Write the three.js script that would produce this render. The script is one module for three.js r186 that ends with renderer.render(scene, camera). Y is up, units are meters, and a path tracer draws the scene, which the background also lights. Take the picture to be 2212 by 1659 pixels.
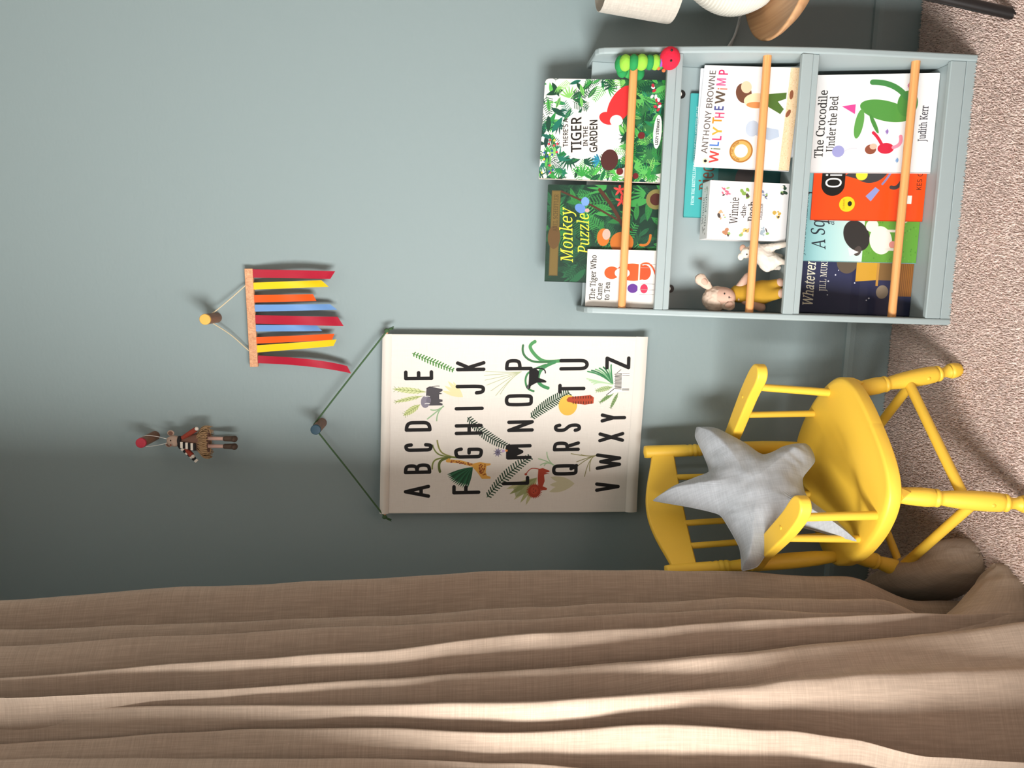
import * as THREE from 'three';
import { RoundedBoxGeometry } from 'three/addons/geometries/RoundedBoxGeometry.js';
import { mergeGeometries } from 'three/addons/utils/BufferGeometryUtils.js';
import { RectAreaLightUniformsLib } from 'three/addons/lights/RectAreaLightUniformsLib.js';

// ---------------------------------------------------------------- camera, sky, daylight, exposure
const scene = new THREE.Scene();
const renderer = new THREE.WebGLRenderer({ antialias: true });
renderer.toneMapping = THREE.LinearToneMapping;
renderer.toneMappingExposure = 0.86;
renderer.shadowMap.enabled = true;
RectAreaLightUniformsLib.init();
scene.background = new THREE.Color(0.62, 0.74, 0.9);
scene.backgroundIntensity = 2.0;

const camera = new THREE.PerspectiveCamera(2 * Math.atan(829.5 / 1661) * 180 / Math.PI, 2212 / 1659, 0.05, 30);
{ // a phone held on its side: the picture's up is the room's right
  const yaw = 7.4 * Math.PI / 180, pitch = -4.7 * Math.PI / 180, roll = 0.022;
  const fw = new THREE.Vector3(-Math.sin(yaw) * Math.cos(pitch), Math.sin(pitch), -Math.cos(yaw) * Math.cos(pitch));
  const r = new THREE.Vector3().crossVectors(fw, new THREE.Vector3(0, 1, 0)).normalize();
  const up = new THREE.Vector3().crossVectors(r, fw);
  camera.position.set(0, 1.15, 1.925);
  camera.up.copy(r.clone().multiplyScalar(Math.cos(roll)).addScaledVector(up, Math.sin(roll)));
  camera.lookAt(camera.position.clone().add(fw));
}
// daylight through the one window, in the left wall
const WIN = { x: -0.86, y0: 0.45, y1: 1.50, z0: 1.20, z1: 2.28 };
const daylight = new THREE.RectAreaLight(new THREE.Color(1.0, 0.985, 0.96), 46, WIN.z1 - WIN.z0 - 0.1, WIN.y1 - WIN.y0 - 0.1);
daylight.position.set(WIN.x - 0.02, (WIN.y0 + WIN.y1) / 2, (WIN.z0 + WIN.z1) / 2);
daylight.lookAt(daylight.position.x + 1, daylight.position.y, daylight.position.z);
daylight.name = 'daylight'; scene.add(daylight);

// ---------------------------------------------------------------- helpers
let seedv = 7;
const rnd = () => { seedv = (seedv * 1664525 + 1013904223) >>> 0; return seedv / 4294967296; };
const rr = (a, b) => a + (b - a) * rnd();
const V3 = (x, y, z) => new THREE.Vector3(x, y, z);
const clamp = (v, a, b) => Math.min(b, Math.max(a, v));
const sst = (a, b, v) => { const t = clamp((v - a) / (b - a), 0, 1); return t * t * (3 - 2 * t); };
const taken = new Map();
const numbered = (n) => { const k = taken.get(n) ?? 0; taken.set(n, k + 1); return k ? n + '_' + String(k).padStart(3, '0') : n; };
const shade = (o) => { o.castShadow = o.receiveShadow = true; return o; };
function mat(c, rough = 0.7, o = {}) { const m = new THREE.MeshPhysicalMaterial({ color: c, roughness: rough, ...o }); return m; }
function add(name, geo, m, parent, label) {
  const o = shade(new THREE.Mesh(geo, m)); o.name = parent === scene ? numbered(name) : name; parent.add(o);
  if (label) o.userData.label = label; return o;
}
function thing(name, label, category, pos = [0, 0, 0], group) {
  const o = new THREE.Group(); o.name = numbered(name); o.position.set(...pos); o.userData = { label, category };
  if (group) o.userData.group = group; scene.add(o); return o;
}
function tag(o, label, category, group) { o.userData.label = label; o.userData.category = category; if (group) o.userData.group = group; return o; }
function struct(o, label, category = 'wall') { o.userData.kind = 'structure'; o.userData.label = label; o.userData.category = category; return o; }
const rbox = (w, h, d, r = 0.003, x = 0, y = 0, z = 0) => new RoundedBoxGeometry(w, h, d, 2, Math.min(r, w / 2.05, h / 2.05, d / 2.05)).translate(x, y, z);
const box = (x0, x1, y0, y1, z0, z1) => new THREE.BoxGeometry(x1 - x0, y1 - y0, z1 - z0).translate((x0 + x1) / 2, (y0 + y1) / 2, (z0 + z1) / 2);
const tube = (pts, r, seg = 24, rad = 8) => new THREE.TubeGeometry(new THREE.CatmullRomCurve3(pts.map((p) => V3(...p))), seg, r, rad, false);
function lathe(prof, seg = 24) { return new THREE.LatheGeometry(prof.map(([r, y]) => new THREE.Vector2(Math.max(r, 1e-5), y)), seg); }
// put a geometry that runs from y = 0 to y = 1 between two points
function between(geo, a, b, scaleLen = true) {
  const A = V3(...a), B = V3(...b), d = B.clone().sub(A), L = d.length();
  if (scaleLen) geo.scale(1, L, 1);
  geo.applyQuaternion(new THREE.Quaternion().setFromUnitVectors(V3(0, 1, 0), d.normalize())); geo.translate(A.x, A.y, A.z); return geo;
}
const stick = (a, b, r, r2 = r, seg = 16) => between(new THREE.CylinderGeometry(r2, r, 1, seg, 6).translate(0, 0.5, 0), a, b);
function extrudePlan(pts, depth, bevel, curve = true, seg = 10) { // outline in (x, y), extruded along +z by depth
  const sh = new THREE.Shape();
  if (curve) { const c = new THREE.CatmullRomCurve3(pts.map(([x, y]) => V3(x, y, 0)), true, 'catmullrom', 0.5).getPoints(pts.length * seg); sh.setFromPoints(c.map((p) => new THREE.Vector2(p.x, p.y))); }
  else sh.setFromPoints(pts.map(([x, y]) => new THREE.Vector2(x, y)));
  return new THREE.ExtrudeGeometry(sh, { depth: depth - 2 * bevel, bevelEnabled: true, bevelSize: bevel, bevelThickness: bevel, bevelSegments: 3, bevelOffset: -bevel, curveSegments: 6 }).translate(0, 0, bevel);
}
// a grid surface p(u, v), u and v in 0..1, uv in metres
function sheet(nu, nv, p, us = 1, vs = 1) {
  const pos = [], uv = [], idx = [];
  for (let j = 0; j <= nv; j++) for (let i = 0; i <= nu; i++) { pos.push(...p(i / nu, j / nv)); uv.push(i / nu * us, j / nv * vs); }
  for (let j = 0; j < nv; j++) for (let i = 0; i < nu; i++) { const a = j * (nu + 1) + i, b = a + 1, c = a + nu + 1, d = c + 1; idx.push(a, b, d, a, d, c); }
  const g = new THREE.BufferGeometry(); g.setAttribute('position', new THREE.Float32BufferAttribute(pos, 3)); g.setAttribute('uv', new THREE.Float32BufferAttribute(uv, 2)); g.setIndex(idx); g.computeVertexNormals(); return g;
}
// value noise
const hash3 = (x, y, z) => { let h = Math.imul(x | 0, 374761393) ^ Math.imul(y | 0, 668265263) ^ Math.imul(z | 0, 2147483647 ^ 0x1b873593); h = Math.imul(h ^ (h >>> 13), 1274126177); return ((h ^ (h >>> 16)) >>> 0) / 4294967296; };
function noise(x, y, z) {
  const i = Math.floor(x), j = Math.floor(y), k = Math.floor(z), f = (t) => t * t * (3 - 2 * t), u = f(x - i), v = f(y - j), w = f(z - k), l = (a, b, t) => a + (b - a) * t;
  return l(l(l(hash3(i, j, k), hash3(i + 1, j, k), u), l(hash3(i, j + 1, k), hash3(i + 1, j + 1, k), u), v), l(l(hash3(i, j, k + 1), hash3(i + 1, j, k + 1), u), l(hash3(i, j + 1, k + 1), hash3(i + 1, j + 1, k + 1), u), v), w) * 2 - 1;
}
// surface nets over a distance function
function net(f, lo, hi, c) {
  const n = [0, 1, 2].map((k) => Math.ceil((hi[k] - lo[k]) / c) + 2), at = (i, j, k) => (k * n[1] + j) * n[0] + i, val = new Float32Array(n[0] * n[1] * n[2]);
  for (let k = 0; k < n[2]; k++) for (let j = 0; j < n[1]; j++) for (let i = 0; i < n[0]; i++) val[at(i, j, k)] = f(lo[0] + (i - 0.5) * c, lo[1] + (j - 0.5) * c, lo[2] + (k - 0.5) * c);
  const id = new Int32Array(val.length).fill(-1), pos = [], idx = [];
  const E = [[0, 1], [2, 3], [4, 5], [6, 7], [0, 2], [1, 3], [4, 6], [5, 7], [0, 4], [1, 5], [2, 6], [3, 7]];
  for (let k = 0; k < n[2] - 1; k++) for (let j = 0; j < n[1] - 1; j++) for (let i = 0; i < n[0] - 1; i++) {
    const g = []; for (let q = 0; q < 8; q++) g.push(val[at(i + (q & 1), j + ((q >> 1) & 1), k + (q >> 2))]);
    let x = 0, y = 0, z = 0, m = 0;
    for (const [a, b] of E) if ((g[a] < 0) !== (g[b] < 0)) { const t = g[a] / (g[a] - g[b]); x += (a & 1) + t * ((b & 1) - (a & 1)); y += ((a >> 1) & 1) + t * (((b >> 1) & 1) - ((a >> 1) & 1)); z += (a >> 2) + t * ((b >> 2) - (a >> 2)); m++; }
    if (m) { id[at(i, j, k)] = pos.length / 3; pos.push(lo[0] + (i + x / m - 0.5) * c, lo[1] + (j + y / m - 0.5) * c, lo[2] + (k + z / m - 0.5) * c); }
  }
  const quad = (a, b, d, e, flip) => flip ? idx.push(a, e, d, a, d, b) : idx.push(a, b, d, a, d, e);
  for (let k = 1; k < n[2] - 1; k++) for (let j = 1; j < n[1] - 1; j++) for (let i = 1; i < n[0] - 1; i++) {
    const s = val[at(i, j, k)] < 0;
    if (s !== val[at(i + 1, j, k)] < 0) quad(id[at(i, j - 1, k - 1)], id[at(i, j, k - 1)], id[at(i, j, k)], id[at(i, j - 1, k)], !s);
    if (s !== val[at(i, j + 1, k)] < 0) quad(id[at(i - 1, j, k - 1)], id[at(i - 1, j, k)], id[at(i, j, k)], id[at(i, j, k - 1)], !s);
    if (s !== val[at(i, j, k + 1)] < 0) quad(id[at(i - 1, j - 1, k)], id[at(i, j - 1, k)], id[at(i, j, k)], id[at(i - 1, j, k)], !s);
  }
  const g = new THREE.BufferGeometry(); g.setAttribute('position', new THREE.Float32BufferAttribute(pos, 3)); g.setAttribute('uv', new THREE.Float32BufferAttribute(pos.filter((_, q) => q % 3 !== 2), 2)); g.setIndex(idx); g.computeVertexNormals(); return g;
}
const smin = (a, b, k) => { const h = Math.max(k - Math.abs(a - b), 0) / k; return Math.min(a, b) - h * h * k / 4; };
const ell = (x, y, z, c, r) => { const a = (x - c[0]) / r[0], b = (y - c[1]) / r[1], d = (z - c[2]) / r[2], l = Math.hypot(a, b, d); return (l - 1) * Math.min(...r); };
function cap(x, y, z, a, b, ra, rb) { const dx = b[0] - a[0], dy = b[1] - a[1], dz = b[2] - a[2], t = clamp(((x - a[0]) * dx + (y - a[1]) * dy + (z - a[2]) * dz) / (dx * dx + dy * dy + dz * dz), 0, 1); return Math.hypot(x - a[0] - t * dx, y - a[1] - t * dy, z - a[2] - t * dz) - (ra + (rb - ra) * t); }
// textures
function canvas(w, h, draw) { const c = document.createElement('canvas'); c.width = w; c.height = h; const x = c.getContext('2d'); draw(x, w, h); const t = new THREE.CanvasTexture(c); t.colorSpace = THREE.SRGBColorSpace; t.magFilter = THREE.LinearFilter; return t; }
function data(n, f, srgb = true) { // f(u, v) -> grey or [r, g, b] in 0..1
  const d = new Uint8Array(n * n * 4);
  for (let j = 0; j < n; j++) for (let i = 0; i < n; i++) { const v = f(i / n, j / n), a = Array.isArray(v) ? v : [v, v, v], o = (j * n + i) * 4; for (let q = 0; q < 3; q++) d[o + q] = clamp(a[q], 0, 1) * 255; d[o + 3] = 255; }
  const t = new THREE.DataTexture(d, n, n); t.wrapS = t.wrapT = THREE.RepeatWrapping; t.magFilter = THREE.LinearFilter; if (srgb) t.colorSpace = THREE.SRGBColorSpace; t.needsUpdate = true; return t;
}
const rep = (t, x, y = x) => { const c = t.clone(); c.repeat.set(x, y); c.needsUpdate = true; return c; };
// tileable noise on the unit square
const tn = (u, v, f, s) => { const a = u * f, b = v * f, i = Math.floor(a), j = Math.floor(b), q = (t) => t * t * (3 - 2 * t), x = q(a - i), y = q(b - j), h = (p, r) => hash3(((p % f) + f) % f, ((r % f) + f) % f, s); return (h(i, j) * (1 - x) + h(i + 1, j) * x) * (1 - y) + (h(i, j + 1) * (1 - x) + h(i + 1, j + 1) * x) * y; };

// ---------------------------------------------------------------- materials
const paintBump = data(256, (u, v) => 0.5 + 0.3 * (tn(u, v, 64, 1) - 0.5) + 0.3 * (tn(u, v, 128, 2) - 0.5), false);
const M = {};
M.wall = mat(new THREE.Color('#899899'), 0.62, { bumpMap: rep(paintBump, 6), bumpScale: 0.0004 });
M.white = mat(new THREE.Color('#e6e3dc'), 0.8);
M.trimw = mat(new THREE.Color('#f0eee8'), 0.45);
M.shelf = mat(new THREE.Color('#9aa7a8'), 0.5, { bumpMap: rep(paintBump, 2), bumpScale: 0.0001 });
M.yellow = mat(new THREE.Color('#ecbf3e'), 0.5, { bumpMap: rep(paintBump, 3), bumpScale: 0.00015 });
const woodTex = (base, dark, seed) => data(256, (u, v) => { const w = 0.6 * tn(u, v * 0.06 + 0.0, 64, seed) + 0.4 * tn(u, v, 8, seed + 1), g = clamp(0.5 + (tn((u + 0.02 * tn(u, v, 4, seed + 3)) % 1, v * 0.05, 128, seed + 2) - 0.5) * 0.8 + (w - 0.5) * 0.6, 0, 1); return base.map((b, q) => b + (dark[q] - b) * g); });
M.dowel = mat(0xffffff, 0.45, { map: rep(woodTex([0.93, 0.69, 0.44], [0.83, 0.56, 0.32], 11), 1, 1) });
M.tray = mat(0xffffff, 0.42, { map: rep(woodTex([0.80, 0.63, 0.46], [0.69, 0.51, 0.35], 21), 1, 1) });
M.bar = mat(0xffffff, 0.6, { map: rep(woodTex([0.88, 0.68, 0.52], [0.76, 0.53, 0.38], 31), 1, 1) });
M.walnut = mat(0xffffff, 0.5, { map: rep(woodTex([0.55, 0.38, 0.27], [0.40, 0.26, 0.18], 41), 1, 1) });
M.black = mat(new THREE.Color('#161414'), 0.4);
// linen: crossed slubby threads
const tn2 = (u, v, fx, fy, s) => { const a = u * fx, b = v * fy, i = Math.floor(a), j = Math.floor(b), q = (t) => t * t * (3 - 2 * t), x = q(a - i), y = q(b - j), h = (p, r) => hash3(((p % fx) + fx) % fx, ((r % fy) + fy) % fy, s); return (h(i, j) * (1 - x) + h(i + 1, j) * x) * (1 - y) + (h(i, j + 1) * (1 - x) + h(i + 1, j + 1) * x) * y; };
const linen = data(1024, (u, v) => {
  const a = tn2(u, v, 340, 9, 51) - 0.5, b = tn2(u, v, 9, 340, 53) - 0.5, c = tn2(u, v, 60, 14, 55) - 0.5, k = Math.max(0, tn2(u, v, 420, 40, 56) - 0.86) * 1.6 + Math.max(0, tn2(u, v, 40, 420, 57) - 0.88) * 1.6;
  const s = 0.86 + a * 0.08 + b * 0.07 + c * 0.025 + k * 0.22; return [s, s * 0.995, s * 0.985];
});
M.curtain = mat(new THREE.Color('#beaa98'), 0.9, { map: rep(linen, 3.2), bumpMap: rep(linen, 3.2), bumpScale: 0.0004, sheen: 0.15, sheenRoughness: 0.8, sheenColor: new THREE.Color('#c9b3a2') });
const weave = data(512, (u, v) => 0.93 + 0.06 * (tn2(u, v, 180, 14, 61) - 0.5) + 0.06 * (tn2(u, v, 14, 180, 62) - 0.5));
// ---------------------------------------------------------------- the room
const RX0 = -0.86, RX1 = 3.6, RZ0 = -0.015, RZ1 = 5.0, RH = 2.45;
struct(add('wall_back', box(RX0 - 0.12, RX1 + 0.12, -0.1, RH + 0.1, RZ0 - 0.12, RZ0), M.wall, scene), 'blue grey painted wall behind the bookcase');
{ // left wall with the window opening
  const s = new THREE.Shape([[RZ0, -0.1], [RZ1 + 0.12, -0.1], [RZ1 + 0.12, RH + 0.1], [RZ0, RH + 0.1]].map((p) => new THREE.Vector2(...p)));
  s.holes.push(new THREE.Path([[WIN.z0, WIN.y0], [WIN.z0, WIN.y1], [WIN.z1, WIN.y1], [WIN.z1, WIN.y0]].map((p) => new THREE.Vector2(...p))));
  const g = new THREE.ExtrudeGeometry(s, { depth: 0.14, bevelEnabled: false }); g.rotateY(-Math.PI / 2); g.translate(RX0, 0, 0);
  struct(add('wall_left', g, M.wall, scene), 'blue grey wall with the window behind the curtain');
}
struct(add('wall_right', box(RX1, RX1 + 0.12, -0.1, RH + 0.1, RZ0, RZ1 + 0.12), M.wall, scene), 'blue grey painted wall opposite the window');
struct(add('wall_front', box(RX0, RX1, -0.1, RH + 0.1, RZ1, RZ1 + 0.12), M.wall, scene), 'blue grey painted wall facing the bookcase');
struct(add('ceiling', box(RX0 - 0.12, RX1 + 0.12, RH, RH + 0.12, RZ0 - 0.12, RZ1 + 0.12), M.white, scene), 'plain white ceiling', 'ceiling');
{ // skirting board: a real profile run along the wall
  const p = new THREE.Shape([[0, 0], [0.0148, 0], [0.0148, 0.098], [0.0125, 0.110], [0.007, 0.1175], [0, 0.1185]].map((q) => new THREE.Vector2(...q)));
  const g = new THREE.ExtrudeGeometry(p, { depth: RX1 - RX0, bevelEnabled: false }); g.rotateY(-Math.PI / 2); g.scale(-1, 1, 1); // profile x -> z
  const pos = g.attributes.position; for (let i = 0; i < pos.count; i++) { const x = pos.getX(i), z = pos.getZ(i); pos.setXYZ(i, RX0 + Math.abs(x), pos.getY(i), RZ0 + Math.abs(z)); }
  g.computeVertexNormals();
  const m = M.wall.clone(); m.side = THREE.DoubleSide; m.roughness = 0.5;
  struct(add('baseboard_back', g, m, scene), 'low skirting board painted the same blue grey as the wall', 'baseboard');
}
{ // window in the left wall
  const w = new THREE.Group(); w.name = 'window_1'; scene.add(w); struct(w, 'white framed window in the left wall', 'window');
  const x = WIN.x - 0.07, f = 0.05, ym = (WIN.y0 + WIN.y1) / 2;
  const fr = (y0, y1, z0, z1) => add('frame_bar', rbox(0.05, y1 - y0, z1 - z0, 0.006, x, (y0 + y1) / 2, (z0 + z1) / 2), M.trimw, w);
  fr(WIN.y0, WIN.y0 + f, WIN.z0, WIN.z1); fr(WIN.y1 - f, WIN.y1, WIN.z0, WIN.z1); fr(WIN.y0 + f, WIN.y1 - f, WIN.z0, WIN.z0 + f); fr(WIN.y0 + f, WIN.y1 - f, WIN.z1 - f, WIN.z1);
  const glass = new THREE.MeshPhysicalMaterial({ color: 0xffffff, transmission: 1, thickness: 0, roughness: 0.02, ior: 1.45 });
  add('pane', box(x - 0.003, x + 0.003, WIN.y0 + f, WIN.y1 - f, WIN.z0 + f, WIN.z1 - f), glass, w);
  add('sill', rbox(0.16, 0.025, WIN.z1 - WIN.z0 + 0.1, 0.006, WIN.x - 0.02, WIN.y0 - 0.0125, (WIN.z0 + WIN.z1) / 2), M.trimw, w);
}
{ // carpet
  const carp = data(1024, (u, v) => { const a = tn(u, v, 256, 71), b = tn(u, v, 128, 72), c = tn(u, v, 10, 73), q = 0.74 + 0.34 * a + 0.2 * b - 0.1 + (c - 0.5) * 0.08; return [q * 0.86, q * 0.745, q * 0.70]; });
  const bump = data(1024, (u, v) => 0.55 * tn(u, v, 256, 71) + 0.45 * tn(u, v, 128, 72), false);
  const m = mat(0xffffff, 0.95, { map: rep(carp, 1.6), bumpMap: rep(bump, 1.6), bumpScale: 0.006, sheen: 0.3, sheenRoughness: 0.9, sheenColor: new THREE.Color('#d8c3b8') });
  const g = box(RX0 - 0.12, RX1 + 0.12, -0.12, 0, RZ0 - 0.12, RZ1 + 0.12);
  const p = g.attributes.position, uv = g.attributes.uv; for (let i = 0; i < p.count; i++) uv.setXY(i, p.getX(i), p.getZ(i));
  struct(add('floor', g, m, scene), 'beige pink pile carpet', 'floor');
}

{ // the pile itself, tuft by tuft, over the part of the floor around the furniture
  const cone = new THREE.ConeGeometry(0.0024, 0.0095, 4, 1, true).translate(0, 0.0030, 0), x0 = -0.86, x1 = 1.5, z0 = 0.0, z1 = 1.6, st = 0.0041;
  const nx = Math.floor((x1 - x0) / st), nz = Math.floor((z1 - z0) / st), im = new THREE.InstancedMesh(cone, mat(0xffffff, 1, { side: THREE.DoubleSide }), nx * nz);
  const q = new THREE.Quaternion(), e = new THREE.Euler(), p = V3(), sc = V3(), mx = new THREE.Matrix4(), col = new THREE.Color();
  for (let j = 0, k = 0; j < nz; j++) for (let i = 0; i < nx; i++, k++) {
    p.set(x0 + (i + rnd()) * st, 0, z0 + 0.002 + (j + rnd()) * st); const f = noise(p.x * 26, p.z * 26, 4) * 0.35;
    e.set(f + rr(-0.5, 0.5), rnd() * 6.28, f + rr(-0.5, 0.5)); q.setFromEuler(e); sc.set(rr(0.8, 1.25), rr(0.7, 1.2), rr(0.8, 1.25)); mx.compose(p, q, sc); im.setMatrixAt(k, mx);
    const t = rr(0.86, 1.14) * (1 + 0.06 * noise(p.x * 9, p.z * 9, 8)); col.setRGB(0.66 * t, 0.53 * t * rr(0.98, 1.02), 0.472 * t); im.setColorAt(k, col);
  }
  im.name = 'carpet_pile'; shade(im); im.userData = { kind: 'stuff', label: 'beige pink tufts of the carpet pile', category: 'carpet' }; scene.add(im);
}
// ---------------------------------------------------------------- bookcase
const SH = { y: [0.05, 0.370, 0.660] };
{
  const t = thing('bookcase', 'grey blue painted front facing bookcase with three shelves and wooden rods', 'bookcase', [0.2375, 0, 0]);
  const hw = 0.2985, th = 0.0145;
  const prof = [[0.004, 0.0], [0.236, 0.0], [0.232, 0.16], [0.228, 0.30], [0.224, 0.36], [0.214, 0.44], [0.200, 0.53], [0.178, 0.63], [0.156, 0.73], [0.134, 0.818], [0.127, 0.829], [0.115, 0.835], [0.004, 0.835]];
  for (const s of [-1, 1]) {
    const g = extrudePlan(prof, th, 0.004, false); // (z, y) plane
    g.rotateY(-Math.PI / 2); // x -> z, z -> -x
    g.translate(s > 0 ? hw : -hw + th, 0, 0);
    add('side_panel', g, M.shelf, t);
  }
  const iw = 2 * (hw - th);
  add('back_panel', rbox(iw, 0.80, 0.008, 0.002, 0, 0.433, 0.066), M.shelf, t);
  const front = [0.232, 0.2235, 0.1735];
  const y = SH.y;
  const board = (top, zf, thk) => add('shelf_board', rbox(iw, thk, zf - 0.07, 0.002, 0, top - thk / 2, (zf + 0.07) / 2), M.shelf, t);
  board(y[0], front[0] - 0.014, 0.014); board(y[1], front[1] - 0.004, 0.014); board(y[2], front[2] - 0.004, 0.014);
  add('plinth', rbox(iw, 0.024, 0.012, 0.0012, 0, 0.0125, front[0] - 0.006), M.shelf, t);
  add('front_rail', rbox(iw, 0.036, 0.013, 0.0025, 0, 0.043, front[0] - 0.0065), M.shelf, t);
  add('front_rail', rbox(iw, 0.0255, 0.013, 0.0025, 0, y[1] + 0.0128, front[1] - 0.0085), M.shelf, t);
  add('front_rail', rbox(iw, 0.0205, 0.013, 0.0025, 0, y[2] + 0.0103, front[2] - 0.0085), M.shelf, t);
  for (const [ry, rz] of [[0.1285, 0.2085], [0.4605, 0.186], [0.7485, 0.1335]]) {
    const g = new THREE.CylinderGeometry(0.0092, 0.0092, iw + 0.002, 20, 1).rotateZ(Math.PI / 2).translate(0, ry, rz);
    add('dowel_rod', g, M.dowel, t, 'round natural wooden rod across the shelf');
  }
  for (const x of [0.458, 0.002]) { // cam holes in the back panel under the top shelf
    const h = add('fixing_hole', new THREE.CylinderGeometry(0.0095, 0.0095, 0.003, 20).rotateX(Math.PI / 2).translate(x - 0.2375, 0.617, 0.0705), M.black, t, 'black round fixing hole');
    add('fixing_cap', new THREE.CylinderGeometry(0.0065, 0.0065, 0.004, 16).rotateX(Math.PI / 2).translate(x - 0.2375, 0.623, 0.0715), M.trimw, h);
  }
}
// ---------------------------------------------------------------- printed covers
const PX = 2400; // canvas pixels per metre
const txt = (c, s, x, y, size, col, o = {}) => {
  c.save(); c.translate(x, y); if (o.rot) c.rotate(o.rot); c.font = (o.style ?? '') + ' ' + size + 'px ' + (o.font ?? 'sans-serif'); c.fillStyle = col; c.textAlign = o.align ?? 'left'; c.textBaseline = 'alphabetic';
  if (o.w) { const m = c.measureText(s).width; const ox = c.textAlign === 'center' ? 0 : 0; c.translate(ox, 0); c.scale(o.w / m, 1); }
  c.fillText(s, 0, 0); if (o.bold) { c.strokeStyle = col; c.lineWidth = o.bold; c.lineJoin = 'round'; c.strokeText(s, 0, 0); } if (o.stroke) { c.strokeStyle = o.stroke; c.lineWidth = o.lw ?? 1; c.strokeText(s, 0, 0); } c.restore();
};
const blob = (c, x, y, rx, ry, col, rot = 0) => { c.fillStyle = col; c.beginPath(); c.ellipse(x, y, rx, ry, rot, 0, 7); c.fill(); };
const poly = (c, pts, col) => { c.fillStyle = col; c.beginPath(); pts.forEach(([x, y], i) => (i ? c.lineTo(x, y) : c.moveTo(x, y))); c.closePath(); c.fill(); };
const curve = (c, pts, col, w) => { c.strokeStyle = col; c.lineWidth = w; c.lineCap = c.lineJoin = 'round'; c.beginPath(); c.moveTo(...pts[0]); if (pts.length === 3) c.quadraticCurveTo(...pts[1], ...pts[2]); else pts.slice(1).forEach((p) => c.lineTo(...p)); c.stroke(); };
function leaf(c, x, y, L, W, a, col, vein) {
  c.save(); c.translate(x, y); c.rotate(a); c.fillStyle = col; c.beginPath(); c.moveTo(0, 0); c.quadraticCurveTo(L * 0.4, -W, L, 0); c.quadraticCurveTo(L * 0.4, W, 0, 0); c.fill();
  if (vein) { c.strokeStyle = vein; c.lineWidth = Math.max(1, W * 0.07); c.beginPath(); c.moveTo(0, 0); c.lineTo(L * 0.95, 0); for (let t = 0.15; t < 0.85; t += 0.12) { c.moveTo(L * t, 0); c.lineTo(L * (t + 0.12), -W * 0.5 * (1 - t)); c.moveTo(L * t, 0); c.lineTo(L * (t + 0.12), W * 0.5 * (1 - t)); } c.stroke(); } c.restore();
}
function frond(c, x, y, L, a, col, n = 9, wd = 0.32) { c.save(); c.translate(x, y); c.rotate(a); c.strokeStyle = col; c.lineCap = 'round'; c.lineWidth = L * 0.02; c.beginPath(); c.moveTo(0, 0); c.lineTo(L, 0); c.stroke(); c.lineWidth = L * 0.035; for (let i = 1; i < n; i++) { const t = i / n, l = L * wd * (1 - t * 0.6); c.beginPath(); c.moveTo(L * t, 0); c.lineTo(L * t + l * 0.5, -l); c.moveTo(L * t, 0); c.lineTo(L * t + l * 0.5, l); c.stroke(); } c.restore(); }
function foliage(c, W, H, n, inside, cols, big = 1) { for (let i = 0; i < n; i++) { const x = rnd() * W, y = rnd() * H; if (!inside(x / W, y / H)) continue; const k = rnd(), col = cols[Math.floor(rnd() * cols.length)], a = rnd() * 6.3, s = (0.09 + 0.1 * rnd()) * W * big; if (k < 0.55) leaf(c, x, y, s, s * 0.3, a, col, cols[Math.floor(rnd() * cols.length)]); else if (k < 0.85) frond(c, x, y, s * 1.1, a, col); else for (let q = 0; q < 6; q++) leaf(c, x, y, s * 0.8, s * 0.1, a + q * 0.35, col); } }

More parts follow.
